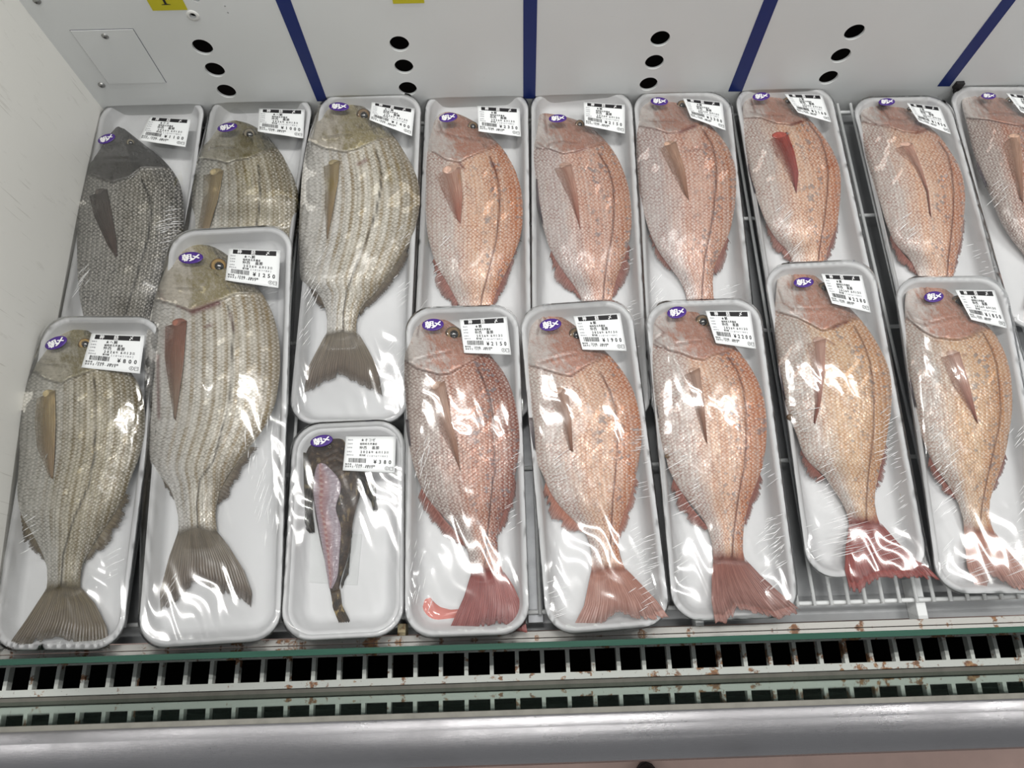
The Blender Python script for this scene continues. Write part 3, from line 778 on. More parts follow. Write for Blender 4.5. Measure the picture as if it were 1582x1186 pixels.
    def on_film(s, px, lift=0.0005):
        d = rays(px); out = []
        fb = s.hit(px, 0.022 + 0.002)
        for i, k in enumerate(d):
            loc, nor, idx, dist = s.bvh.ray_cast(Vector(CAM), Vector(k))
            P = np.array(loc) if loc is not None else fb[i]
            out.append(P - k * lift + s.an * lift * 0.5)
        return np.array(out)

# crops used for tracing: origin x, y, magnification
K = {'A': (100, 140, 3.295), 'B': (440, 130, 2.236), 'D': (200, 340, 1.770), 'E': (430, 640, 3.294), 'F': (640, 130, 3.294), 'G': (800, 130, 3.294),
     'H': (970, 130, 3.294), 'I': (1130, 130, 4.09), 'J': (1310, 130, 3.706)}
for k, o in {'t1': (0, 400), 't2': (0, 700), 't3': (300, 130), 't4': (300, 400), 't5': (200, 700), 'u1': (600, 430), 'u2': (600, 700), 'v1': (960, 430), 'v2': (960, 700), 'w1': (1182, 380), 'w2': (1182, 660)}.items():
    K[k] = (*o, 3.953)
def c(k, pts):
    x, y, s = K[k]; return [(x + a / s, y + b / s) for a, b in pts]
def rw(k, rows):
    x, y, s = K[k]; return [(y + b / s, x + l / s, x + r / s) for b, l, r in rows]

def polyline_sample(pts, n):
    p = np.asarray(pts, float); d = np.r_[0, np.cumsum(np.linalg.norm(np.diff(p, axis=0), axis=1))]
    t = np.linspace(0, d[-1], n) if np.isscalar(n) else np.asarray(n) * d[-1]
    return np.stack([np.interp(t, d, p[:, i]) for i in range(p.shape[1])], 1)
def seg_dist(P, poly):
    poly = np.asarray(poly, float); best = np.full(len(P), 1e9)
    for a, b in zip(poly[:-1], poly[1:]):
        ab = b - a; t = np.clip(((P - a) @ ab) / (ab @ ab), 0, 1)
        best = np.minimum(best, np.linalg.norm(P - (a + t[:, None] * ab), axis=1))
    return best
def smooth1(a, k):
    if k < 2: return a
    ker = np.hanning(k + 2)[1:-1]; ker /= ker.sum(); p = np.pad(a, k, mode='edge')
    return np.convolve(p, ker, 'same')[k:-k]
def sstep(x, a, b):
    t = np.clip((x - a) / (b - a), 0, 1); return t * t * (3 - 2 * t)

class Body:
    """height-field body traced as scan rows (y, left, right) in photo pixels, lying on a tray floor"""
    def __init__(s, tray, rows, thick=0.42, flat_from=None, n=150, m=72, pwr=0.62, tmax=0.031):
        s.tray = tray; rows = sorted(rows); R = np.array(rows)
        y0, y1 = R[0, 0] - 1.2, R[-1, 0]
        a = (np.arange(n + 1) / n) ** 1.18
        s.y = y0 + (y1 - y0) * a
        yy = np.r_[y0, R[:, 0]]; mid = (R[0, 1] + R[0, 2]) / 2
        l = np.interp(s.y, yy, np.r_[mid - 1, R[:, 1]]); r = np.interp(s.y, yy, np.r_[mid + 1, R[:, 2]])
        ks = 9
        s.l = smooth1(l, ks); s.r = smooth1(r, ks); s.l[:5] = l[:5]; s.r[:5] = r[:5]
        q0 = tray.hit(np.stack([s.l, s.y], 1), 0.02); q1 = tray.hit(np.stack([s.r, s.y], 1), 0.02)
        w = np.linalg.norm(q1 - q0, axis=1) / 2; s.w = w; s.wmax = w.max()
        T = thick * w
        T = tmax * np.tanh(T / tmax)
        T = T * (0.35 + 0.65 * sstep(s.y, y0 - 2, y0 + 60))
        if flat_from: T = T * (1 - 0.55 * sstep(s.y, flat_from - 45, flat_from + 10))
        T = T * (0.30 + 0.70 * sstep(-s.y, -(y1 - 0.5), -(y1 - 26)))
        s.T = smooth1(T, 13); s.T[0] = 0.0012
        s.hc = s.T * 0.9 + 0.0012
        s.t = -np.cos(np.linspace(0, math.pi, m + 1)) * 0.55 + np.linspace(-1, 1, m + 1) * 0.45
        s.pwr = pwr; s.n, s.m = n, m
        s.disp = None
    def top(s, Y, t):
        T = np.interp(Y, s.y, s.T); hc = np.interp(Y, s.y, s.hc)
        return hc + T * np.clip(1 - t * t, 0, 1) ** s.pwr
    def tx(s, P):
        l = np.interp(P[:, 1], s.y, s.l); r = np.interp(P[:, 1], s.y, s.r)
        return np.clip(2 * (P[:, 0] - l) / np.maximum(r - l, 1e-3) - 1, -1, 1)
    def surf(s, P, lift=0.0):
        P = np.asarray(P, float); return s.tray.hit(P, s.top(P[:, 1], s.tx(P)) + lift)
    def build(s, name, mat, feats, parent, sy=2.9, sv=23.0):
        n, m = s.n, s.m
        Y, Tt = np.meshgrid(s.y, s.t, indexing='ij')
        Lr = s.l[:, None] + (s.r - s.l)[:, None] * (Tt + 1) / 2
        P = np.stack([Lr.ravel(), Y.ravel()], 1); tt = Tt.ravel()
        h = s.top(P[:, 1], tt)
        head = np.zeros(len(P)); lat = np.zeros(len(P)); red = np.zeros(len(P))
        edge_fade = sstep(1 - np.abs(tt), 0.0, 0.12)
        if feats.get('gill'):
            g = np.array(sorted(feats['gill'])); gy = np.interp(P[:, 0], g[:, 0], g[:, 1])
            dy = gy - P[:, 1]
            head = sstep(dy, -1.5, 3.5)
            h += edge_fade * (0.0030 * sstep(dy, -1.0, 1.8) * np.exp(-np.clip(dy, 0, None) / 26.0))
            h -= edge_fade * 0.0014 * np.exp(-((dy + 2.0) / 2.4) ** 2)
            lat = np.maximum(lat, 0.75 * np.exp(-((dy + 0.6) / 1.3) ** 2) * (P[:, 0] > g[0, 0] - 3) * (P[:, 0] < g[-1, 0] + 2))
        for key, dep, wd, dk in (('preop', 0.0011, 2.0, 0.45), ('mouth', 0.0018, 2.0, 0.6)):
            for pl in feats.get(key, []):
                d = seg_dist(P, pl); h -= edge_fade * dep * np.exp(-(d / wd) ** 2); lat = np.maximum(lat, dk * np.exp(-(d / 1.3) ** 2))
                h += edge_fade * dep * 0.8 * np.exp(-((d - 4) / 3) ** 2)
        if feats.get('lateral'):
            d = seg_dist(P, feats['lateral']); lat = np.maximum(lat, 1.0 * np.exp(-(d / 1.4) ** 2)); h -= 0.0006 * np.exp(-(d / 1.6) ** 2)
        for pl, wd, amt in feats.get('red', []):
            d = seg_dist(P, pl); red = np.maximum(red, amt * np.exp(-(d / wd) ** 2)); h -= edge_fade * 0.0012 * amt * np.exp(-(d / wd) ** 2)
        for pl, wd, amt in feats.get('blood', []):
            d = seg_dist(P, pl); red = np.maximum(red, amt * np.exp(-(d / wd) ** 2))
        h = np.maximum(h, 0.001)
        # soft waviness so the flanks are not mathematically smooth
        h += edge_fade * 0.0005 * np.sin(P[:, 1] * 0.11 + tt * 3.1) * np.sin(P[:, 0] * 0.13 + 1.3)
        V = s.tray.hit(P, h)
        out = s.tray.hit(P, np.interp(P[:, 1], s.y, s.hc))
        Tb = np.interp(P[:, 1], s.y, s.T); hcb = np.interp(P[:, 1], s.y, s.hc)
        low = np.maximum(hcb - 0.92 * Tb * np.clip(1 - tt * tt, 0, 1) ** 0.5, 0.0008) - hcb
        Vb = out + s.tray.an * low[:, None]
        nv = (n + 1) * (m + 1); idx = np.arange(nv).reshape(n + 1, m + 1)
        f = np.stack([idx[:-1, :-1], idx[1:, :-1], idx[1:, 1:], idx[:-1, 1:]], -1).reshape(-1, 4)
        # coarse underside
        ii = np.unique(np.r_[np.arange(0, n + 1, 6), n]); jj = np.unique(np.r_[np.arange(0, m + 1, 6), m])
        VbC = Vb.reshape(n + 1, m + 1, 3)[np.ix_(ii, jj)].reshape(-1, 3)
        ib = np.arange(len(VbC)).reshape(len(ii), len(jj)) + nv
        fb = np.stack([ib[:-1, :-1], ib[:-1, 1:], ib[1:, 1:], ib[1:, :-1]], -1).reshape(-1, 4)
        base = s.tray.hit([((s.l[n // 2] + s.r[n // 2]) / 2, s.y[n // 2])], 0.0)[0] if parent is None else np.array(parent.location)
        s.verts = V.reshape(n + 1, m + 1, 3)
        allv = np.vstack([V, VbC])
        o = mesh_obj(name, allv - base, np.vstack([f, fb]).tolist(), mat, parent, True)
        k = (np.interp(P[:, 1], s.y, s.w) / s.wmax) ** 0.65
        ext = lambda a, fill=0.0: np.r_[a, np.full(len(VbC), fill)]
        ly = (P[:, 1] - s.y[0])
        add_attr(o.data, 'vv', ext(tt * sv * k)); add_attr(o.data, 'uu', ext(ly / sy)); add_attr(o.data, 'tt', ext(tt, -1))
        tlm = sstep(P[:, 1] + 5 * np.abs(tt) ** 2, s.y[-1] - 24, s.y[-1] - 2) if feats.get('tailed') else np.zeros(len(P))
        add_attr(o.data, 'tl', ext(tlm))
        add_attr(o.data, 'head', ext(head)); add_attr(o.data, 'lat', ext(lat)); add_attr(o.data, 'red', ext(red))
        s.pts = np.vstack([V[::3], VbC])
        return o

def coons(B, E_, L, R, nc, nr):
    cc = np.linspace(0, 1, nc); rr = np.linspace(0, 1, nr)
    b = polyline_sample(B, cc); e = polyline_sample(E_, cc); l = polyline_sample(L, rr); r = polyline_sample(R, rr)
    C_, R_ = np.meshgrid(cc, rr, indexing='ij')
    C3, R3 = C_[..., None], R_[..., None]
    P = (1 - C3) * l[None] + C3 * r[None] + (1 - R3) * b[:, None] + R3 * e[:, None]
    P -= (1 - C3) * (1 - R3) * b[0] + C3 * (1 - R3) * b[-1] + (1 - C3) * R3 * e[0] + C3 * R3 * e[-1]
    return P, C_, R_
def fin(name, P, C_, R_, hit, mat, parent, thick=0.0009, ridge=0.0006, nray=20, rag=0.05, label=None, seed=1, alpha=None):
    """P: grid of photo pixels (nc,nr,2); hit(px, r, c) -> 3-D points"""
    nc, nr = C_.shape; g = np.random.default_rng(seed)
    # ragged outer edge: pull single rays back
    pull = (np.repeat(g.random(nc // 4 + 2), 4)[:nc] ** 2 * (0.5 + 0.5 * g.random(nc)) + 0.35 * (np.arange(nc) % 2) * g.random(nc)) * rag
    pull[0] = pull[-1] = 0
    root = P[:, :1]; P = root + (P - root) * (1 - (pull[:, None] * R_ ** 2))[..., None]
    V = hit(P.reshape(-1, 2), R_.ravel(), C_.ravel())
    an = hit.an
    rg = (ridge * np.sin(C_ * nray * 2 * math.pi) * np.clip(R_ * 1.6, 0.1, 1)).ravel()
    Vt = V + an * rg[:, None]; Vb = V + an * (rg - thick)[:, None]
    n = nc * nr; idx = np.arange(n).reshape(nc, nr)
    ft = np.stack([idx[:-1, :-1], idx[:-1, 1:], idx[1:, 1:], idx[1:, :-1]], -1).reshape(-1, 4)
    fb = (ft + n)[:, ::-1]
    rim = np.r_[idx[0, :], idx[1:, -1], idx[-1, -2::-1], idx[-2:0:-1, 0]]
    rn = np.roll(rim, -1)
    fs = np.stack([rim, rim + n, rn + n, rn], -1)
    base = np.array(parent.location)
    o = mesh_obj(name, np.vstack([Vt, Vb]) - base, np.vstack([ft, fb, fs]).tolist(), mat, parent, True)
    cc = C_.ravel(); rr = R_.ravel()
    add_attr(o.data, 'fc', np.r_[cc, cc] + seed * 0.37); add_attr(o.data, 'fr', np.r_[rr, rr])
    fa = np.ones(n) if alpha is None else alpha(cc, rr)
    add_attr(o.data, 'fa', np.r_[fa, fa])
    bm = bmesh.new(); bm.from_mesh(o.data); bmesh.ops.recalc_face_normals(bm, faces=bm.faces); bm.to_mesh(o.data); bm.free()
    if label: o['label'] = label
    return o, Vt

def dome(name, body, px, rpx, mat, parent, hgt, lift, squash=1.0, attr=True):
    """flattened dome set on the body surface"""
    n, rings = 24, 7
    ctr = body.surf([px], lift)[0]
    e = body.surf([(px[0] + rpx, px[1])], lift)[0]; r = np.linalg.norm(body.tray.hit([px], 0.02)[0] - body.tray.hit([(px[0] + rpx, px[1])], 0.02)[0])
    # local normal
    pa, pb = body.surf([(px[0] - rpx, px[1]), (px[0] + rpx, px[1])]); pc, pd = body.surf([(px[0], px[1] - rpx), (px[0], px[1] + rpx)])
    ax = pb - pa; ay = pc - pd; nz = np.cross(ax, ay); nz /= np.linalg.norm(nz)
    nz = nz * 0.6 + body.tray.an * 0.4; nz /= np.linalg.norm(nz)
    if name in ('eye', 'pupil'):                       # an eyeball bulges out of a steep cheek
        nz = nz * 0.35 - rays([px])[0] * 0.65; nz /= np.linalg.norm(nz)
    ax = ax - nz * ax.dot(nz); ax /= np.linalg.norm(ax); ay = np.cross(nz, ax)
    v = [ctr + nz * hgt * r]; er = [0.0]
    for j in range(1, rings + 1):
        a = j / rings; z = hgt * r * math.sqrt(max(0, 1 - a * a)) - (0.25 * r if j == rings else 0)
        for k in range(n):
            t = 2 * math.pi * k / n; v.append(ctr + (ax * math.cos(t) + ay * math.sin(t) * squash) * r * a + nz * z); er.append(a)
    f = [(0, 1 + k, 1 + (k + 1) % n) for k in range(n)]
    for j in range(rings - 1):
        a = 1 + j * n; f += [(a + k, a + n + k, a + n + (k + 1) % n, a + (k + 1) % n) for k in range(n)]
    o = mesh_obj(name, np.array(v) - np.array(parent.location) if not parent.parent else np.array(v) - np.array(parent.parent.location), f, mat, parent, True)
    add_attr(o.data, 'er', er)
    return o

class Hit:
    def __init__(s, fn, an): s.fn = fn; s.an = an
    def __call__(s, P, r, c_): return s.fn(P, r, c_)

# ------------------------------------------------------------------ price labels and stickers
def bil(quad, uv):
    q = np.asarray(quad, float); u, v = uv[:, :1], uv[:, 1:]
    return q[0] * (1 - u) * (1 - v) + q[1] * u * (1 - v) + q[2] * u * v + q[3] * (1 - u) * v
def price_label(tray, quad, product, price, label, banner=True, group='white price labels'):
    nu, nv = 12, 8
    g = np.array([(i / nu, j / nv) for j in range(nv + 1) for i in range(nu + 1)])
    G = tray.on_film(bil(quad, g), 0.0009).reshape(nv + 1, nu + 1, 3)
    # paper is stiffer than the film: soften the conformed grid
    for _ in range(6):
        A = G.copy()
        A[1:-1] = (G[:-2] + G[2:] + 2 * G[1:-1]) / 4; B_ = A.copy(); B_[:, 1:-1] = (A[:, :-2] + A[:, 2:] + 2 * A[:, 1:-1]) / 4
        d = (B_ - G) @ tray.an
        G = G + tray.an * np.maximum(d, -0.0002)[..., None]
    base = G[nv // 2, nu // 2].copy()
    du = G[nv // 2, -1] - G[nv // 2, 0]; dv = G[-1, nu // 2] - G[0, nu // 2]
    nrm = np.cross(dv, du); nrm /= np.linalg.norm(nrm)
    if nrm[2] < 0: nrm = -nrm
    def ev(uv, lift):
        uv = np.asarray(uv, float); x = np.clip(uv[:, 0], 0, 1) * nu; y = np.clip(uv[:, 1], 0, 1) * nv
        i = np.minimum(x.astype(int), nu - 1); j = np.minimum(y.astype(int), nv - 1); a = (x - i)[:, None]; b = (y - j)[:, None]
        return G[j, i] * (1 - a) * (1 - b) + G[j, i + 1] * a * (1 - b) + G[j + 1, i + 1] * a * b + G[j + 1, i] * (1 - a) * b + nrm * lift - base
    idx = np.arange((nu + 1) * (nv + 1)).reshape(nv + 1, nu + 1)
    f = np.stack([idx[:-1, :-1], idx[1:, :-1], idx[1:, 1:], idx[:-1, 1:]], -1).reshape(-1, 4)
    n0 = idx.size
    rim = np.r_[idx[0, :], idx[1:, -1], idx[-1, -2::-1], idx[-2:0:-1, 0]]; rn = np.roll(rim, -1)
    V = np.vstack([ev(g, 0.0), ev(g, -0.00025)])
    F_ = np.vstack([f, f[:, ::-1] + n0, np.stack([rim, rn, rn + n0, rim + n0], -1)])
    o = mesh_obj('price_label', V, F_.tolist(), M['label_paper'], None, True); o.location = base
    tag(o, label, 'price label', group)
    asp = 0.66            # label height over width
    def part(name, items, mat, lift, bold=0.0):
        vs_, fs_ = [], []
        for v, ff in items:
            b = len(vs_); vs_ += v; fs_ += [tuple(q + b for q in t) for t in ff]
        n1 = len(vs_)
        V1 = ev([(x, y / asp) for x, y in vs_], lift)
        if bold:
            V1 = np.vstack([V1, ev([(x + bold, y / asp) for x, y in vs_], lift + 0.00004)]); fs_ = fs_ + [tuple(q + n1 for q in t) for t in fs_]
        return mesh_obj(name, V1, fs_, mat, o)
    def rect(x0, y0, x1, y1, k=1):
        v = []; ff = []
        for i in range(k + 1):
            x = x0 + (x1 - x0) * i / k; v += [(x, y0), (x, y1)]
        for i in range(k): ff.append((2 * i, 2 * i + 1, 2 * i + 3, 2 * i + 2))
        return v, ff
    if banner:
        part('banner', [rect(0.085, 0.022, 0.925, 0.105, 12)], M['black_print'], 0.0002)
        part('lettering', [lay('神', 0.155, 0.064, 0.085, 0.11, True), lay('経', 0.425, 0.064, 0.085, 0.11, True), lay('〆', 0.705, 0.064, 0.085, 0.11, True)], M['white_print'], 0.00045, 0.004)
        ry = (0.148, 0.208, 0.263, 0.328, 0.380)
    else:
        ry = (0.070, 0.143, 0.215, 0.295, 0.358)
    tags = ['商品名', '生産地', '出荷者', '出荷日', '保存方法']
    small = [lay(t, 0.045, y, 0.030, 0.034 * len(t), True) for t, y in zip(tags, ry)]
    part('lettering', small, M['grey_print'], 0.0003)
    main = [lay(product, 0.30, ry[0], 0.062, 0.073 * len(product), True),
            lay('福岡県玄界灘産', 0.285, ry[1], 0.042, 0.345, True),
            lay('仲西', 0.28, ry[2], 0.066, 0.155, True), lay('義勝', 0.525, ry[2], 0.066, 0.155, True),
            lay('2026年', 0.30, ry[3], 0.044, 0.27, True), lay('6月13日', 0.60, ry[3], 0.044, 0.27, True),
            lay('要冷蔵', 0.295, ry[4], 0.038, 0.12, True),
            lay('販売者', 0.035, 0.535, 0.036, 0.125, True), lay('JF糸島', 0.215, 0.545, 0.036, 0.15, True), lay('志摩の四季', 0.425, 0.553, 0.036, 0.19, True),
            lay('☎092-327-4033', 0.035, 0.580, 0.034, 0.54, True)]
    part('lettering', main, M['black_print'], 0.0003, 0.0022)
    part('lettering', [lay('(10℃以下で保存)', 0.44, ry[4] + 0.01, 0.032, 0.42, True)], M['grey_print'], 0.0003)
    g_ = np.random.default_rng(sum(map(ord, product + price)) + int(quad[0][0]))
    bars = []; x = 0.09
    while x < 0.43:
        w = g_.choice([0.0035, 0.006, 0.010]); bars.append(rect(x, 0.415, x + w, 0.500)); x += w + g_.choice([0.004, 0.006, 0.009])
    part('barcode_marking', bars, M['black_print'], 0.0003)
    if price:
        part('price_lettering', [lay('¥' + price, 0.56 - 0.075 * (len(price) == 4), 0.472, 0.070, 0.385 + 0.075 * (len(price) == 4), True)], M['black_print'], 0.0003, 0.0025)
    marks = []
    def ring(cx, cy, rx, ry_, w, n=20, sq=False):
        v = []; ff = []
        for k in range(n):
            t = 2 * math.pi * k / n; ct, st = math.cos(t), math.sin(t)
            if sq:
                q = max(abs(ct), abs(st)); ct, st = ct / q * 0.9, st / q * 0.9
            v += [(cx + rx * ct, cy + ry_ * st), (cx + (rx - w) * ct, cy + (ry_ - w) * st)]
        for k in range(n): ff.append((2 * k, 2 * k + 1, (2 * k + 3) % (2 * n), (2 * k + 2) % (2 * n)))
        return v, ff
    marks = [ring(0.845, 0.585, 0.042, 0.034, 0.007), lay('紙', 0.815, 0.585, 0.034, 0.06, True), ring(0.930, 0.587, 0.040, 0.036, 0.007, 24, True), lay('プラ', 0.90, 0.587, 0.030, 0.06, True)]
    part('recycling_marking', marks, M['black_print'], 0.0003)
    return o
def sticker(tray, ctr, ax, by, ang, label):
    """purple oval; centre, half axes in photo px, angle in degrees (counter-clockwise)"""
    n, rings = 40, 5; ca, sa = math.cos(math.radians(-ang)), math.sin(math.radians(-ang))
    def tp(p):
        p = np.asarray(p, float); x, y = p[:, 0] * ax, p[:, 1] * by
        return np.stack([ctr[0] + x * ca - y * sa, ctr[1] + x * sa + y * ca], 1)
    q = [(0, 0)] + [(math.cos(2 * math.pi * k / n) * j / rings, math.sin(2 * math.pi * k / n) * j / rings) for j in range(1, rings + 1) for k in range(n)]
    f = [(0, 1 + (k + 1) % n, 1 + k) for k in range(n)]
    for j in range(rings - 1):
        a = 1 + j * n; f += [(a + k, a + (k + 1) % n, a + n + (k + 1) % n, a + n + k) for k in range(n)]
    V = tray.on_film(tp(q), 0.0009)
    nq = len(q); base = V[0].copy()
    V = np.vstack([V, V - tray.an * 0.0003]) - base
    f = f + [tuple(i + nq for i in t[::-1]) for t in f] + [(1 + (rings - 1) * n + k, 1 + (rings - 1) * n + (k + 1) % n, nq + 1 + (rings - 1) * n + (k + 1) % n, nq + 1 + (rings - 1) * n + k) for k in range(n)]
    o = mesh_obj('oval_sticker', V, f, M['purple'], None, True); o.location = base
    tag(o, label, 'sticker', 'purple oval stickers')
    v1, f1 = lay('朝', -0.72, 0.0, 1.22, 0.80, True); v2, f2 = lay('〆', 0.05, -0.02, 1.05, 0.70, True)
    vv_ = list(v1) + list(v2); ff = list(f1) + [tuple(i + len(v1) for i in t) for t in f2]
    # heavy brush face: thicken glyphs by stacking small offsets
    V2, F2 = [], []
    for k, (dx, dy) in enumerate(((0, 0), (0.025, 0.022), (-0.025, 0.022), (0.025, -0.022), (-0.025, -0.022))):
        b = len(V2); V2 += [(x + dx, y + dy) for x, y in vv_]; F2 += [tuple(i + b for i in t) for t in ff]
    L = tray.on_film(tp(V2), 0.0009 + 0.0005) - base + np.outer(np.repeat(np.arange(5), len(vv_)) * 0.00006, tray.an)
    mesh_obj('lettering', L, F2, M['white_print'], o)
    return o

# ================================================================== the packs
def make_fish(tray, d):
    root = empty('sea_bream', tuple(tray.hit([d['root']], 0.0)[0])); tag(root, d['label'], 'fish', 'whole sea bream in trays')
    rows = d['rows']
    B = Body(tray, rows, d.get('thick', 0.42), d.get('flat'))
    feats = {k: d[k] for k in ('gill', 'preop', 'mouth', 'lateral', 'red', 'blood') if k in d}
    feats['tailed'] = True
    B.build('body', skin_for(d['skin'], d['tailmat']), feats, root)
    an = tray.an; h_end = B.hc[-1]
    pts = [B.pts]
    # tail
    tb, tl, te, tr = d['tail']; tz = d.get('tailz', (0.006, 0.006))
    yb = min(B.y[-1] - 12.0, min(q[1] for q in tb) - 9.0)
    tb0 = [(np.interp(yb, B.y, B.l) + 0.6, yb), (np.interp(yb, B.y, B.r) - 0.6, yb)]
    tb1 = [tb[0], tb[-1]]
    P, C_, R_ = coons(tb0, te, [tb0[0], tb1[0]] + tl + [te[0]], [tb0[-1], tb1[-1]] + tr + [te[-1]], 121, 24)
    def th_(p, r, c_):
        tip = tz[0] * (1 - c_) + tz[1] * c_
        h = h_end * 0.9 * (1 - r) + tip * r + 0.0015 * np.sin(c_ * math.pi) * r
        bt = B.top(p[:, 1], B.tx(p)) + 0.0007
        k = 1 - sstep(p[:, 1], B.y[-1] - 1.0, B.y[-1] + 10.0)
        return tray.hit(p, np.maximum(h, bt * k + h * (1 - k)))
    o, V = fin('tail_fin', P, C_, R_, Hit(th_, an), M[d['tailmat']], root, 0.0010, 0.00030, 30, d.get('rag', 0.09), None, int(d['root'][0]), lambda cc, rr: (1 - 0.55 * sstep(rr, 0.74, 1.0)) * sstep(rr + 0.05 * np.sin(cc * math.pi), 0.05, 0.20))
    pts.append(V[::4])
    for nm_, key in (('dorsal_fin', 'dorsal'), ('anal_fin', 'anal')):
        if key in d:
            b, e = d[key]
            b = [(x + (5.0 if key == 'anal' else -5.0), y) for x, y in b]
            P, C_, R_ = coons(b, e, [b[0], e[0]], [b[-1], e[-1]], 73, 8)
            def fh(p, r, c_):
                return tray.hit(p, np.interp(p[:, 1], B.y, B.hc) * (1 - 0.45 * r) + 0.0008)
            o, V = fin(nm_, P, C_, R_, Hit(fh, an), M[d['finmat']], root, 0.0008, 0.0007, 18, 0.55, None, int(d['root'][1]), lambda cc, rr: 1 - 0.6 * sstep(rr, 0.35, 1.0))
            pts.append(V[::4])
    if 'pelvic' in d:
        L, R2 = d['pelvic']
        P, C_, R_ = coons([L[0], R2[0]], [L[-1], R2[-1]], L, R2, 13, 10)
        fh = lambda p, r, c_: tray.hit(p, np.interp(p[:, 1], B.y, B.hc) + 0.004)
        fin('pelvic_fin', P, C_, R_, Hit(fh, an), M['fin_pelvic'], root, 0.0009, 0.0004, 5, 0.1)
    L, R2 = d['pect']
    P, C_, R_ = coons([L[0], R2[0]], [L[-1], R2[-1]], L, R2, 31, 22)
    ph = lambda p, r, c_: B.surf(p, 0.0010 + 0.0016 * np.sin(np.clip(r, 0, 1) * math.pi) * c_ + 0.0006 * c_)
    o, V = fin('pectoral_fin', P, C_, R_, Hit(ph, an), M[d['pectmat']], root, 0.0009, 0.00035, 10, 0.05, None, 3, lambda cc, rr: np.clip(d.get('pa', 0.22) + 0.95 * sstep(cc, 0.10, 0.95), 0.0, 0.95))
    pts.append(V[::5])
    # fleshy root of the pectoral fin
    pb = (np.array(L[0]) + np.array(R2[0])) / 2; rad = np.linalg.norm(np.array(L[0]) - np.array(R2[0])) * 0.52
    rk = 'root_' + d['pectmat']
    if rk not in M:
        fc_ = FINC[d['pectmat']]; M[rk] = mat_root(rk, tuple(min(1.0, x * 1.12) for x in fc_[:3]) + (1,), tuple(x * 0.8 for x in fc_[:3]) + (1,))
    dome('fin_root', B, tuple(pb + np.array([0.30 * rad, -0.05 * rad])), rad * 0.74, M[rk], root, 0.14, 0.0, 0.62)
    if 'eye' in d:
        ex, ey, er = d['eye']
        e = dome('eye', B, (ex, ey), er, M[d['eyemat']], root, 0.34, 0.0014)
        dome('pupil', B, (ex + er * 0.06, ey + er * 0.03), er * 0.52, M['pupil'], e, 0.3, 0.0014 + er * 0.00079 * 0.27)
    for px, r, mt in d.get('lumps', []):
        dome('vent', B, px, r, M[mt], root, 0.5, -0.0004, 0.8)
    return root, B, np.vstack(pts)
def mat_root(name, a, b):
    m = NT(name); n = m.noise(m.objco(), 220, 4, 0.6)
    m.bsdf(Base_Color=m.mix(m.step(n, 0.35, 0.65), a, b), Roughness=0.3, Coat_Weight=0.3, Coat_Roughness=0.12, Normal=m.bump(n, 0.3, 0.001)); return m.mat
M['root_red'] = mat_root('pink_fin_root', S(198, 166, 148), S(170, 130, 110))
M['root_grey'] = mat_root('grey_fin_root', S(190, 184, 168), S(142, 134, 116))
M['root_black'] = mat_root('dark_fin_root', S(110, 106, 102), S(72, 70, 68))
M['vent'] = mat_root('brown_vent', S(120, 92, 60), S(88, 66, 44))

def seq(a, pts): return c(a, pts)
def tailfn(k, b, l, e, r): return (c(k, b), c(k, l), c(k, e), c(k, r))
ZF, RAISE = 0.026, 0.066
PACKS = []
def pack(**kw): PACKS.append(kw)

pack(tray=dict(head=(238, 152), tail=(157, 645), wrow=(190, 158, 319), label='white foam tray in the far left corner, holding the dark grey bream'),
     fish=dict(label='dark grey black bream in the left corner of the back row', root=(190, 350), skin='skin_black', tailmat='fin_black', finmat='fin_black', pa=0.6, pectmat='fin_black', rootmat='root_black', eyemat='eye_dull', flat=490,
        rows=rw('A', [(187, 262, 284), (195, 240, 305), (215, 205, 330), (245, 175, 368), (275, 163, 405), (310, 150, 452), (350, 137, 500), (400, 114, 545), (450, 104, 578), (500, 95, 595), (560, 68, 604), (620, 60, 608), (690, 62, 606), (760, 62, 598), (850, 62, 580), (950, 65, 550), (1050, 75, 515), (1150, 95, 470), (1250, 140, 420), (1330, 185, 375), (1400, 205, 345)]),
        tail=tailfn('A', [(205, 1385), (345, 1385)], [(165, 1490)], [(130, 1590), (260, 1530), (390, 1590)], [(370, 1490)]),
        dorsal=(c('A', [(595, 720), (560, 930), (470, 1150)]), c('A', [(615, 740), (590, 940), (505, 1170)])),
        gill=c('A', [(390, 395), (330, 445), (240, 470), (160, 440), (110, 420)]), preop=[c('A', [(370, 350), (240, 345), (140, 352)])],
        lateral=c('A', [(390, 450), (430, 540), (440, 620), (425, 750), (380, 900), (320, 1100), (290, 1200), (275, 1400)]),
        pect=(c('A', [(125, 535), (150, 640), (215, 780), (258, 850)]), c('A', [(215, 500), (242, 640), (262, 760), (268, 840)])),
        eye=(*c('A', [(335, 265)])[0], 6.5)),
     lab=dict(quad=c('A', [(432, 133), (643, 145), (615, 287), (375, 252)]), product='★チヌ', price='1100', label='price label reading ¥1100, on the film beside the dark grey bream'),
     stk=(c('A', [(213, 245)])[0], 14, 6.6, 20, 'purple oval sticker on the snout of the dark grey bream'))
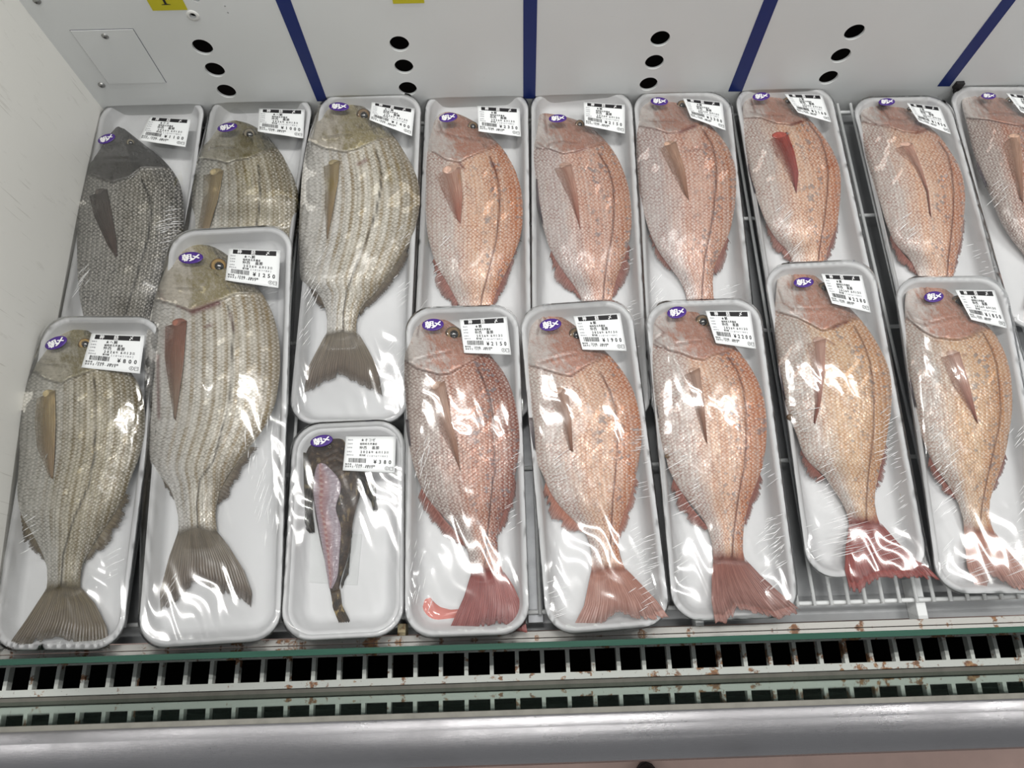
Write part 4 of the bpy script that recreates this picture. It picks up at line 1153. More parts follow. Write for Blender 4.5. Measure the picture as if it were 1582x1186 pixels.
pack(tray=dict(head=(407, 147), tail=(322, 640), wrow=(190, 322, 480), label='white foam tray second from the left in the back row, with the ¥1000 fish'),
     fish=dict(label='olive striped bream with the ¥1000 label, partly hidden behind the ¥1250 tray', root=(390, 300), skin='skin_olive', tailmat='fin_olive', finmat='fin_olive', pa=0.25, pectmat='fin_tan', rootmat='root_grey', eyemat='eye_dull', flat=345, thick=0.44,
        rows=rw('A', [(155, 840, 890), (163, 815, 925), (180, 780, 965), (205, 745, 1005), (240, 715, 1040), (285, 690, 1075), (330, 678, 1110), (380, 668, 1135), (440, 660, 1165), (500, 650, 1185), (560, 645, 1193), (630, 645, 1195), (700, 643, 1190), (800, 640, 1160), (900, 640, 1110), (1000, 650, 1040), (1100, 690, 960), (1180, 730, 900), (1250, 745, 880)]),
        tail=tailfn('A', [(745, 1235), (880, 1235)], [(690, 1340)], [(640, 1460), (800, 1400), (960, 1460)], [(920, 1340)]),
        gill=c('A', [(715, 347), (780, 357), (830, 372), (870, 355), (940, 345), (985, 322), (1060, 300)]), preop=[c('A', [(740, 290), (800, 285), (870, 290)])],
        lateral=c('A', [(985, 380), (995, 500), (990, 600), (975, 700), (900, 900), (830, 1100), (812, 1250)]),
        pect=(c('A', [(705, 430), (700, 560), (675, 710), (690, 880)]), c('A', [(808, 405), (780, 550), (735, 700), (700, 890)])),
        eye=(*c('A', [(940, 222)])[0], 10.0)),
     lab=dict(quad=c('A', [(990, 92), (1222, 97), (1215, 243), (982, 208)]), product='★へ鯛', price='1000', label='price label reading ¥1000, in the back row second from the left'),
     stk=(c('A', [(828, 187)])[0], 15.5, 6.6, 10, 'purple oval sticker on the snout of the olive bream behind the ¥1250 tray'))
pack(tray=dict(head=(573, 144), tail=(537, 655), wrow=(602, 447, 629), zh=0.036, label='white foam tray in the back row, third from left, right behind the stonefish tray'),
     fish=dict(label='silver striped bream with the ¥1400 label, its tail above the stonefish tray', root=(555, 400), skin='skin_silver', tailmat='fin_grey', finmat='fin_grey', pa=0.25, pectmat='fin_tan', rootmat='root_grey', eyemat='eye_brown',
        rows=rw('B', [(50, 155, 190), (57, 130, 230), (70, 115, 262), (90, 105, 290), (120, 98, 320), (150, 92, 350), (190, 80, 385), (230, 72, 410), (280, 63, 440), (330, 58, 460), (380, 55, 468), (430, 52, 466), (500, 50, 450), (560, 50, 422), (620, 50, 385), (680, 54, 345), (694, 66, 332), (708, 102, 322), (730, 122, 305), (760, 135, 272), (790, 145, 255), (830, 148, 245), (870, 143, 248), (895, 140, 255)]),
        tail=tailfn('B', [(140, 865), (255, 860)], [(105, 930), (75, 990)], [(52, 1065), (90, 1060), (130, 1035), (190, 1005), (240, 1030), (300, 1060), (338, 1080)], [(290, 920), (320, 980)]),
        dorsal=(c('B', [(440, 520), (380, 640), (262, 785)]), c('B', [(455, 545), (385, 680), (262, 800)])), anal=(c('t4', [(730, 165), (800, 280)]), c('t4', [(672, 172), (770, 305)])),
        gill=c('t3', [(700, 350), (740, 370), (800, 395), (860, 405), (920, 418), (1000, 398), (1060, 370), (1150, 330)]), preop=[c('t3', [(800, 322), (870, 312), (960, 308)])],
        red=[(c('t3', [(1000, 490), (1050, 462)]), 2.5, 0.8)],
        lateral=c('t3', [(1110, 400), (1140, 520), (1140, 640), (1110, 780), (1060, 930), (990, 1110)]) + c('t4', [(930, 200), (910, 330), (910, 480)]),
        pect=(c('t3', [(790, 500), (800, 620), (795, 760), (808, 940)]), c('t3', [(888, 465), (880, 580), (845, 780), (812, 945)])),
        eye=(*c('t3', [(1035, 190)])[0], 11.4)),
     lab=dict(quad=c('t3', [(1085, 110), (1347, 150), (1330, 318), (1070, 218)]), product='★へ鯛', price='1400', label='price label reading ¥1400, by the eye of the silver bream in the back row'),
     stk=(c('t3', [(885, 138)])[0], 15.5, 6.6, -2, 'purple oval sticker on the snout of the ¥1400 silver bream'))
pack(tray=dict(head=(737, 140), tail=(728, 652), wrow=(434, 643, 819), label='white foam tray in the back row left of the middle blue tape'),
     fish=dict(label='plump orange-pink red bream with the ¥2350 label in the back row', root=(730, 330), skin='skin_std', tailmat='fin_red', finmat='fin_red', pectmat='fin_pect', eyemat='eye_brown', flat=475,
        rows=rw('F', [(145, 140, 200), (155, 125, 235), (175, 110, 280), (200, 98, 320), (230, 85, 350), (260, 78, 385), (300, 72, 425), (340, 66, 460), (390, 62, 490), (440, 60, 515), (490, 60, 532), (540, 58, 545), (600, 57, 552), (660, 58, 553), (720, 62, 550), (780, 70, 540), (850, 88, 515), (900, 105, 495), (950, 130, 470), (1000, 160, 445), (1050, 190, 420), (1100, 215, 405), (1150, 240, 392), (1220, 255, 385), (1290, 260, 385)]),
        tail=tailfn('F', [(260, 1275), (385, 1275)], [(225, 1400)], [(180, 1540), (330, 1470), (470, 1540)], [(430, 1400)]),
        dorsal=(c('F', [(540, 780), (480, 930), (405, 1110)]), c('F', [(548, 800), (500, 930), (450, 1080), (405, 1130)])), anal=(c('F', [(92, 870), (150, 985), (215, 1110)]), c('F', [(82, 920), (110, 1030), (160, 1110), (205, 1140)])),
        gill=c('F', [(440, 300), (375, 335), (320, 355), (265, 380), (230, 400), (160, 385), (100, 345)]), preop=[c('F', [(120, 240), (200, 262), (270, 275), (330, 285)])], mouth=[c('F', [(125, 190), (140, 240), (185, 262)])],
        red=[(c('F', [(232, 405), (250, 425)]), 2.2, 0.9)],
        lateral=c('F', [(385, 370), (420, 460), (435, 560), (430, 680), (415, 800), (380, 950), (345, 1080), (325, 1290)]),
        pect=(c('F', [(105, 460), (140, 540), (205, 680)]), c('F', [(232, 420), (245, 560), (236, 710)])),
        eye=(*c('F', [(298, 215)])[0], 8.6)),
     lab=dict(quad=c('F', [(322, 112), (537, 123), (543, 267), (327, 240)]), product='★鯛', price='2350', label='price label reading ¥2350, lying on the film right of a red bream'),
     stk=(c('F', [(173, 170)])[0], 14.3, 7.0, 8, 'purple oval sticker on the snout of the ¥2350 red bream'))
pack(tray=dict(head=(898, 139), tail=(915, 650), wrow=(450, 819, 993), label='white foam tray in the back row just right of the middle blue tape'),
     fish=dict(label='pink red bream with open mouth in the back row, right of the middle blue tape', root=(905, 330), skin='skin_pink', tailmat='fin_red', finmat='fin_red', pectmat='fin_pect', eyemat='eye_brown', flat=462,
        rows=rw('G', [(152, 100, 180), (165, 92, 240), (180, 89, 300), (200, 85, 345), (230, 82, 385), (265, 80, 425), (310, 78, 465), (360, 78, 500), (410, 82, 525), (460, 90, 545), (520, 95, 563), (580, 100, 573), (640, 110, 578), (700, 120, 580), (760, 138, 575), (820, 155, 562), (880, 185, 545), (930, 215, 525), (980, 250, 505), (1030, 290, 492), (1090, 325, 480), (1160, 340, 470), (1230, 345, 470)]),
        tail=tailfn('G', [(345, 1215), (470, 1215)], [(310, 1360)], [(260, 1500), (410, 1430), (560, 1500)], [(515, 1360)]),
        dorsal=(c('G', [(572, 800), (535, 930), (490, 1060)]), c('G', [(582, 850), (570, 950), (525, 1060), (488, 1088)])), anal=(c('G', [(158, 830), (230, 960), (315, 1080)]), c('G', [(155, 900), (190, 1000), (260, 1060), (318, 1098)])),
        gill=c('G', [(440, 300), (375, 320), (300, 345), (230, 355), (160, 330), (100, 325)]), preop=[c('G', [(170, 300), (230, 290), (300, 300)])], mouth=[c('G', [(138, 150), (140, 200), (150, 245)]), c('G', [(100, 300), (140, 325), (165, 300)])],
        red=[(c('G', [(295, 342), (345, 325)]), 2.0, 0.6)],
        lateral=c('G', [(410, 350), (460, 430), (485, 520), (490, 640), (480, 770), (455, 900), (440, 1010), (430, 1230)]),
        pect=(c('G', [(185, 430), (255, 570), (300, 680)]), c('G', [(272, 405), (305, 560), (318, 740)])),
        pelvic=(c('G', [(92, 480), (95, 600), (125, 715)]), c('G', [(115, 490), (125, 600), (130, 715)])),
        eye=(*c('G', [(315, 205)])[0], 7.8)),
     lab=dict(quad=c('G', [(335, 92), (545, 105), (545, 252), (340, 210)]), product='★鯛', price='2150', label='price label reading ¥2150, flat on the film right of the open-mouthed bream'),
     stk=(c('G', [(203, 175)])[0], 13.8, 6.2, 3, 'purple oval sticker on the ¥2150 red bream of the back row'))
pack(tray=dict(head=(1053, 141), tail=(1093, 650), wrow=(458, 994, 1161), label='white foam tray in the back row, bare rack beside its right edge'),
     fish=dict(label='brownish pink red bream with the ¥2300 label in the back row', root=(1065, 330), skin='skin_pink', tailmat='fin_red', finmat='fin_red', pectmat='fin_pect_b', eyemat='eye_brown', flat=460,
        rows=rw('H', [(50, 100, 150), (60, 85, 200), (80, 72, 245), (110, 62, 300), (150, 55, 345), (200, 48, 410), (240, 45, 450), (290, 42, 490), (340, 42, 520), (390, 44, 540), (440, 48, 550), (500, 53, 553), (560, 62, 550), (620, 75, 545), (680, 88, 535), (740, 105, 522), (800, 130, 500), (850, 155, 475), (900, 190, 450), (950, 230, 436), (1000, 265, 432), (1050, 290, 432), (1090, 300, 438), (1150, 305, 440), (1230, 305, 445)]),
        tail=tailfn('H', [(305, 1215), (445, 1215)], [(270, 1350)], [(220, 1480), (370, 1420), (540, 1480)], [(500, 1350)]),
        dorsal=(c('H', [(518, 770), (480, 860), (435, 940)]), c('H', [(524, 810), (498, 900), (465, 985), (440, 965)])), anal=(c('H', [(105, 740), (170, 870), (262, 965)]), c('H', [(100, 790), (150, 890), (210, 955), (258, 985)])),
        gill=c('H', [(420, 190), (345, 208), (270, 245), (200, 250), (130, 225), (60, 215)]), preop=[c('H', [(90, 185), (170, 190), (240, 190)])], mouth=[c('H', [(115, 60), (125, 100), (140, 130)])],
        red=[(c('H', [(265, 243), (340, 212)]), 2.4, 0.9), (c('H', [(290, 345), (350, 332), (430, 330)]), 1.4, 0.5)],
        lateral=c('H', [(385, 235), (430, 310), (450, 400), (450, 500), (435, 650), (415, 770), (390, 900), (378, 1050), (375, 1230)]),
        pect=(c('H', [(160, 325), (215, 430), (285, 560)]), c('H', [(245, 290), (290, 430), (312, 590)])),
        pelvic=(c('H', [(52, 350), (58, 460), (74, 590)]), c('H', [(76, 350), (80, 460), (82, 590)])),
        eye=(*c('H', [(275, 108)])[0], 8.6)),
     lab=dict(quad=c('H', [(280, 72), (480, 92), (497, 235), (320, 170)]), product='★鯛', price='2300', label='price label reading ¥2300, bent over the head of a red bream'),
     stk=(c('H', [(160, 88)])[0], 13.5, 6.2, -4, 'purple oval sticker on the ¥2300 red bream'))
pack(tray=dict(head=(1208, 133), tail=(1306, 640), wrow=(252, 1150, 1306), label='white foam tray in the back row under the foot of the third blue tape'),
     fish=dict(label='orange-pink red bream with a bright red pectoral fin, labelled ¥2160', root=(1230, 300), skin='skin_std', tailmat='fin_red', finmat='fin_red', pa=0.12, pectmat='fin_crimson', eyemat='eye_brown', flat=408,
        rows=rw('I', [(38, 110, 185), (50, 92, 250), (75, 82, 300), (110, 75, 360), (150, 70, 410), (190, 70, 460), (240, 72, 510), (290, 76, 550), (340, 80, 590), (400, 88, 630), (460, 95, 660), (530, 105, 685), (600, 118, 692), (680, 145, 690), (750, 170, 685), (820, 195, 678), (880, 220, 670), (940, 255, 650), (1000, 300, 625), (1060, 360, 605), (1120, 385, 595), (1200, 410, 590), (1300, 425, 590)]),
        tail=tailfn('I', [(425, 1285), (590, 1285)], [(380, 1450)], [(330, 1630), (520, 1550), (720, 1630)], [(650, 1450)]),
        dorsal=(c('I', [(677, 840), (640, 960), (600, 1075)]), c('I', [(682, 890), (668, 990), (640, 1085), (600, 1125)])), anal=(c('I', [(208, 850), (285, 985), (380, 1100)]), c('I', [(212, 900), (250, 1030), (320, 1105), (382, 1132)])),
        gill=c('I', [(520, 215), (450, 232), (380, 258), (290, 250), (180, 212), (85, 215)]), preop=[c('I', [(120, 175), (200, 195), (330, 200)])], mouth=[c('I', [(130, 45), (125, 100), (150, 180)])],
        red=[(c('I', [(380, 255), (440, 236)]), 2.2, 0.95)],
        lateral=c('I', [(490, 250), (560, 340), (595, 440), (612, 560), (605, 700), (585, 880), (555, 1060), (540, 1300)]),
        pect=(c('I', [(220, 360), (320, 510), (395, 640)]), c('I', [(352, 300), (400, 430), (425, 560), (412, 690)])),
        pelvic=(c('I', [(120, 400), (105, 530), (145, 690)]), c('I', [(150, 400), (155, 530), (152, 690)])),
        eye=(*c('I', [(352, 108)])[0], 6.8)),
     lab=dict(quad=c('I', [(335, 62), (572, 68), (630, 242), (420, 180)]), product='★鯛', price='2160', label='price label reading ¥2160, on the back-row fish with a bright red fin'),
     stk=(c('I', [(188, 78)])[0], 13.4, 6.2, 5, 'purple oval sticker on the ¥2160 red bream with the bright red fin'))
pack(tray=dict(head=(1390, 149), tail=(1517, 640), wrow=(172, 1317, 1469), label='white foam tray in the back row, behind the ¥1850 tray at the front'),
     fish=dict(label='pale orange red bream in the back row, last one wholly in view', root=(1420, 300), skin='skin_std', tailmat='fin_red', finmat='fin_red', pectmat='fin_pect', eyemat='eye_dull', flat=428,
        rows=rw('J', [(82, 85, 160), (92, 78, 230), (110, 75, 290), (150, 72, 345), (190, 72, 400), (230, 75, 450), (280, 80, 510), (330, 85, 550), (390, 95, 590), (450, 110, 630), (520, 130, 655), (580, 150, 668), (650, 175, 672), (720, 195, 668), (790, 215, 660), (850, 240, 655), (900, 260, 645), (950, 300, 630), (990, 345, 622), (1040, 375, 612), (1090, 400, 605), (1180, 430, 600), (1300, 450, 605)]),
        tail=tailfn('J', [(450, 1285), (605, 1285)], [(410, 1450)], [(360, 1600), (530, 1530), (740, 1600)], [(680, 1450)]),
        dorsal=(c('J', [(668, 740), (650, 880), (612, 1040)]), c('J', [(675, 790), (662, 910), (640, 1010), (612, 1085)])), anal=(c('J', [(232, 840), (290, 960), (390, 1070)]), c('J', [(236, 900), (280, 1010), (340, 1065), (396, 1095)])),
        gill=c('J', [(540, 235), (460, 255), (400, 280), (320, 275), (250, 250), (170, 232), (90, 215)]), preop=[c('J', [(230, 200), (310, 205), (390, 190)])], mouth=[c('J', [(150, 85), (190, 140), (230, 190)]), c('J', [(85, 180), (150, 225), (230, 235)])],
        red=[(c('J', [(400, 278), (450, 262)]), 2.0, 0.7)],
        lateral=c('J', [(520, 330), (570, 400), (595, 500), (605, 620), (602, 740), (590, 880), (575, 1000), (560, 1300)]),
        pect=(c('J', [(268, 370), (380, 470), (450, 610), (468, 740)]), c('J', [(368, 335), (425, 480), (462, 610), (478, 760)])),
        pelvic=(c('J', [(165, 400), (128, 490), (165, 590)]), c('J', [(185, 400), (183, 490), (180, 590)])),
        eye=(*c('J', [(350, 140)])[0], 6.0)),
     lab=dict(quad=c('J', [(335, 108), (525, 130), (590, 288), (405, 215)]), product='★鯛', price='1850', label='price label reading ¥1850 in the back row, strongly bent'),
     stk=(c('J', [(222, 102)])[0], 12.6, 5.6, 2, 'purple oval sticker on the last back-row bream wholly in view'))
pack(tray=dict(head=(1545, 133), tail=(1652, 508), wrow=(180, 1477, 1640), label='white foam tray cut by the right edge of the photo, back row'),
     fish=dict(label='greyish pink bream cut by the right edge of the photo, back row', root=(1570, 260), skin='skin_deep', tailmat='fin_red', finmat='fin_red', pectmat='fin_pect_b', eyemat='eye_dull',
        rows=rw('J', [(35, 680, 760), (50, 665, 830), (80, 655, 900), (120, 652, 960), (170, 665, 1030), (230, 680, 1090), (300, 695, 1140), (380, 715, 1180), (460, 740, 1210), (540, 775, 1230), (620, 810, 1235), (700, 840, 1230), (770, 870, 1225), (840, 910, 1210), (900, 950, 1190), (960, 1000, 1170), (1020, 1040, 1155), (1080, 1060, 1150)]),
        tail=tailfn('J', [(1060, 1068), (1150, 1068)], [(1040, 1160)], [(1010, 1290), (1130, 1240), (1290, 1290)], [(1215, 1160)]),
        gill=c('J', [(1080, 232), (1040, 235), (980, 240), (900, 225), (800, 205), (690, 195)]), preop=[c('J', [(800, 170), (900, 165), (1000, 180)])], mouth=[c('J', [(740, 60), (760, 110), (800, 150)])],
        lateral=c('J', [(1080, 240), (1130, 330), (1160, 450), (1165, 600), (1150, 800), (1120, 1000)]),
        pect=(c('J', [(890, 335), (930, 480), (985, 650)]), c('J', [(982, 275), (1000, 450), (1005, 680)])),
        pelvic=(c('J', [(770, 360), (735, 470), (790, 590)]), c('J', [(800, 360), (805, 470), (808, 590)])),
        eye=(*c('J', [(925, 95)])[0], 6.5)),
     lab=dict(quad=c('J', [(905, 52), (1110, 75), (1180, 235), (990, 160)]), product='★鯛', price='', label='price label cut by the right edge of the photo'),
     stk=(c('J', [(805, 68)])[0], 11.5, 5.0, -2, 'purple oval sticker on the bream cut by the right edge'))
# ---- front row
pack(tray=dict(head=(160, 489), tail=(84, 1004), wrow=(801, 16, 213), zh=RAISE, label='white foam tray at the front left, against the side wall'),
     fish=dict(label='olive striped bream with the ¥800 label at the front left', root=(120, 750), skin='skin_olive', tailmat='fin_olive', finmat='fin_olive', pa=0.25, pectmat='fin_tan', rootmat='root_grey', eyemat='eye_gold', thick=0.42, tailz=(0.022, 0.014),
        rows=rw('t1', [(405, 410, 470), (415, 385, 510), (440, 355, 545), (480, 315, 590), (520, 288, 635), (570, 255, 690), (620, 228, 740), (680, 205, 790), (740, 170, 835), (800, 145, 862), (870, 127, 880), (950, 118, 887), (1050, 117, 885), (1150, 118, 868)]) + rw('t2', [(60, 115, 838), (150, 108, 800), (250, 103, 765), (330, 112, 725), (400, 140, 680), (470, 185, 630), (540, 225, 585), (600, 255, 545), (660, 280, 510), (720, 290, 495), (780, 290, 490), (850, 280, 490)]),
        tail=tailfn('t2', [(278, 835), (490, 815)], [(150, 1030)], [(25, 1205), (100, 1190), (200, 1165), (300, 1135), (355, 1125), (400, 1140), (450, 1160), (520, 1185), (600, 1185), (668, 1195)], [(580, 920), (650, 1060)]),
        dorsal=(c('t2', [(770, 240), (690, 400), (600, 530), (512, 650)]), c('t2', [(800, 260), (745, 425), (650, 580), (520, 672)])), anal=(c('t2', [(108, 330), (190, 490), (285, 650)]), c('t2', [(96, 440), (130, 530), (200, 605), (268, 662)])),
        gill=c('t1', [(160, 680), (215, 690), (270, 730), (330, 750), (375, 760), (420, 735), (480, 715), (545, 690), (640, 660)]), preop=[c('t1', [(250, 640), (320, 645), (400, 650)])],
        lateral=c('t1', [(575, 720), (580, 900), (578, 1186)]) + c('t2', [(540, 200), (450, 400), (385, 620), (375, 760), (370, 880)]),
        pect=(c('t1', [(225, 850), (210, 1000), (225, 1150), (300, 1330)]), c('t1', [(335, 800), (338, 1000), (332, 1200), (322, 1345)])),
        eye=(*c('t1', [(520, 520)])[0], 10.5)),
     lab=dict(quad=c('t1', [(560, 455), (885, 467), (855, 700), (498, 662)]), product='★へ鯛', price='800', label='price label reading ¥800 at the front left'),
     stk=(c('t1', [(343, 512)])[0], 18.0, 8.8, 22, 'purple oval sticker on the snout of the ¥800 bream'))
pack(tray=dict(head=(357, 352), tail=(322, 996), wrow=(776, 229, 439), zh=RAISE - 0.004, label='large white foam tray at the front holding the ¥1250 silver bream'),
     fish=dict(label='large silver striped bream with blood-stained fin and the ¥1250 label', root=(320, 650), skin='skin_silver', tailmat='fin_grey', finmat='fin_grey', pa=0.4, pectmat='fin_bloody', rootmat='root_grey', eyemat='eye_gold', thick=0.40,
        rows=rw('D', [(65, 160, 205), (72, 140, 228), (85, 120, 255), (110, 105, 285), (140, 95, 315), (175, 82, 345), (210, 70, 370), (250, 60, 390), (300, 48, 405), (350, 42, 412), (420, 40, 412), (500, 42, 400), (560, 45, 375), (620, 50, 330), (670, 58, 290), (690, 70, 275), (705, 95, 265), (740, 115, 248), (770, 125, 240), (800, 133, 235), (840, 135, 238), (885, 130, 245)]),
        tail=tailfn('t5', [(296, 480), (515, 455)], [(240, 640), (185, 850)], [(190, 970), (240, 945), (320, 880), (380, 815), (420, 790), (450, 805), (520, 840), (600, 875), (680, 900), (740, 940)], [(600, 560), (700, 720), (748, 850)]),
        dorsal=(c('t5', [(760, -40), (660, 80), (590, 190), (530, 300)]), c('t5', [(790, -35), (695, 100), (650, 200), (605, 270), (540, 315)])), anal=(c('t5', [(180, 120), (275, 255)]), c('t5', [(160, 128), (215, 215), (268, 285)])),
        gill=c('t1', [(900, 240), (990, 260), (1060, 280), (1130, 305), (1160, 325), (1210, 312), (1280, 285), (1350, 255), (1440, 215)]), preop=[c('t1', [(1070, 175), (1150, 180), (1230, 185)])],
        red=[(c('t1', [(1170, 322), (1230, 302), (1330, 268)]), 4.5, 1.0), (c('t1', [(1250, 415), (1290, 400)]), 2.2, 0.8), (c('t1', [(1080, 285), (1150, 312)]), 1.8, 0.7)],
        blood=[(c('t1', [(1025, 440), (1030, 560), (1050, 700)]), 8.0, 0.55), (c('t1', [(965, 590), (965, 750), (970, 970)]), 2.6, 0.75), (c('t1', [(1405, 330), (1425, 430)]), 3.0, 0.35), (c('t1', [(960, 180), (1000, 255)]), 4.0, 0.3)],
        lateral=c('t1', [(1395, 290), (1425, 420), (1410, 650), (1400, 850), (1340, 1100), (1300, 1240)]) + c('t5', [(430, 160), (410, 300), (415, 450), (430, 540)]),
        pect=(c('t1', [(1010, 410), (1005, 600), (1035, 800), (1060, 970)]), c('t1', [(1140, 375), (1118, 650), (1090, 850), (1070, 985)])),
        eye=(*c('t3', [(150, 1110)])[0], 13.5)),
     lab=dict(quad=c('t3', [(213, 1003), (527, 1015), (515, 1245), (190, 1197)]), product='★へ鯛', price='1250', label='price label reading ¥1250, over the eye of the large silver bream'),
     stk=(c('D', [(168, 103)])[0], 19.0, 9.0, 3, 'purple oval sticker on the large silver bream with the gold eye'))
pack(tray=dict(head=(714, 473), tail=(722, 983), wrow=(776, 625, 811), zh=RAISE, label='white foam tray with pink juice in it, front row right of the stonefish'),
     fish=dict(label='deep red bream with crimson tail and the ¥2150 label, front row', root=(715, 720), skin='skin_deep', tailmat='fin_crimson', finmat='fin_red', pectmat='fin_pect_b', eyemat='eye_brown', tailz=(0.010, 0.016),
        rows=rw('u1', [(208, 165, 225), (215, 155, 265), (240, 142, 330), (280, 132, 400), (330, 122, 470), (380, 112, 540), (430, 105, 590), (490, 98, 640), (550, 96, 690), (620, 98, 730), (700, 103, 760), (780, 108, 780), (870, 115, 795), (960, 122, 803), (1050, 130, 800)]) + rw('u2', [(60, 150, 787), (130, 170, 775), (200, 195, 760), (270, 235, 740), (340, 290, 715), (400, 350, 690), (450, 400, 672), (500, 435, 665), (550, 465, 665), (610, 490, 670), (670, 500, 685), (760, 505, 705)]),
        tail=tailfn('u2', [(505, 735), (703, 720)], [(460, 880)], [(355, 1110), (440, 1105), (540, 1080), (640, 1050), (700, 1045), (770, 1085), (850, 1098)], [(765, 810), (825, 950)]),
        dorsal=(c('u2', [(778, 120), (735, 300), (670, 480)]), c('u2', [(785, 190), (770, 330), (725, 440), (672, 540)])), anal=(c('u2', [(185, 210), (320, 400), (465, 560)]), c('u2', [(180, 270), (240, 405), (310, 490), (400, 548), (462, 592)])),
        gill=c('u1', [(620, 430), (540, 490), (440, 545), (380, 580), (320, 590), (240, 570), (170, 550), (100, 500)]), preop=[c('u1', [(165, 500), (230, 480), (300, 460), (380, 445)])], mouth=[c('u1', [(185, 210), (188, 300), (178, 345)]), c('u1', [(225, 215), (220, 280)])],
        lateral=c('u1', [(545, 550), (590, 640), (620, 740), (640, 860), (645, 1000), (650, 1186)]) + c('u2', [(640, 150), (620, 350), (600, 550), (590, 680)]),
        pect=(c('u1', [(225, 695), (300, 900), (425, 1140)]), c('u1', [(342, 625), (372, 800), (420, 1000), (440, 1180)])),
        pelvic=(c('u1', [(105, 860), (112, 940), (128, 1030)]), c('u1', [(125, 860), (135, 940), (140, 1030)])),
        eye=(*c('u1', [(398, 340)])[0], 13.5)),
     lab=dict(quad=c('u1', [(435, 252), (723, 233), (750, 466), (463, 455)]), product='★鯛', price='2150', label='price label reading ¥2150, covering the nape of the crimson-tailed bream'),
     stk=(c('u1', [(272, 283)])[0], 16.8, 9.2, 4, 'purple oval sticker on the crimson-tailed bream of the front row'))
pack(tray=dict(head=(888, 467), tail=(942, 974), wrow=(700, 822, 1005.5), zh=RAISE, label='white foam tray holding the ¥1900 bream, fourth from the right in the front row'),
     fish=dict(label='orange red bream with a pale pink fanned tail and the ¥1900 label', root=(910, 700), skin='skin_std', tailmat='fin_pink', finmat='fin_pink', pectmat='fin_pect_b', eyemat='eye_brown', tailz=(0.012, 0.028), rag=0.1,
        rows=rw('u1', [(205, 905, 970), (215, 892, 1015), (240, 878, 1070), (280, 868, 1130), (330, 860, 1190), (380, 852, 1250), (430, 848, 1310), (490, 848, 1370), (550, 852, 1420), (610, 858, 1460), (680, 865, 1495), (760, 872, 1520), (850, 880, 1540), (940, 885, 1548), (1030, 890, 1545), (1120, 900, 1535)]) + rw('u2', [(50, 915, 1525), (120, 940, 1515), (190, 965, 1500), (260, 1000, 1480), (330, 1050, 1455), (390, 1110, 1430), (440, 1165, 1415), (490, 1205, 1405), (550, 1230, 1405), (610, 1240, 1410), (670, 1242, 1430), (740, 1240, 1460)]),
        tail=tailfn('u2', [(1240, 715), (1452, 705)], [(1195, 930)], [(1115, 1085), (1200, 1078), (1290, 1062), (1350, 1010), (1390, 985), (1450, 1000), (1540, 1015), (1620, 1022), (1716, 1005)], [(1545, 800), (1640, 900)]),
        dorsal=(c('u2', [(1518, 130), (1470, 310), (1410, 480)]), c('u2', [(1532, 180), (1508, 300), (1465, 440), (1420, 525)])), anal=(c('u2', [(945, 160), (1060, 350), (1200, 470)]), c('u2', [(942, 250), (990, 400), (1080, 480), (1190, 485)])),
        gill=c('u1', [(1360, 455), (1280, 505), (1220, 530), (1160, 570), (1120, 600), (1060, 590), (980, 565), (860, 530)]), preop=[c('u1', [(920, 515), (1000, 490), (1080, 470), (1150, 460)])], mouth=[c('u1', [(925, 210), (928, 280), (910, 340)]), c('u1', [(962, 215), (958, 270)])],
        red=[(c('u1', [(1110, 600), (1200, 545)]), 1.6, 0.5)],
        lateral=c('u1', [(1290, 570), (1350, 680), (1385, 780), (1395, 900), (1400, 1050)]) + c('u2', [(1390, 80), (1370, 300), (1360, 500), (1350, 680)]),
        pect=(c('u1', [(985, 725), (1050, 880), (1105, 1050)]), c('u1', [(1095, 660), (1118, 850), (1128, 1060)])),
        pelvic=(c('u1', [(858, 850), (870, 940), (888, 1050)]), c('u1', [(880, 850), (892, 940), (898, 1050)])),
        eye=(*c('u1', [(1150, 345)])[0], 13.0)),
     lab=dict(quad=c('u1', [(1130, 232), (1415, 212), (1455, 442), (1185, 435)]), product='★鯛', price='1900', label='price label reading ¥1900, tilted up to the right'),
     stk=(c('u1', [(990, 283)])[0], 16.8, 9.2, 8, 'purple oval sticker on the ¥1900 bream'))
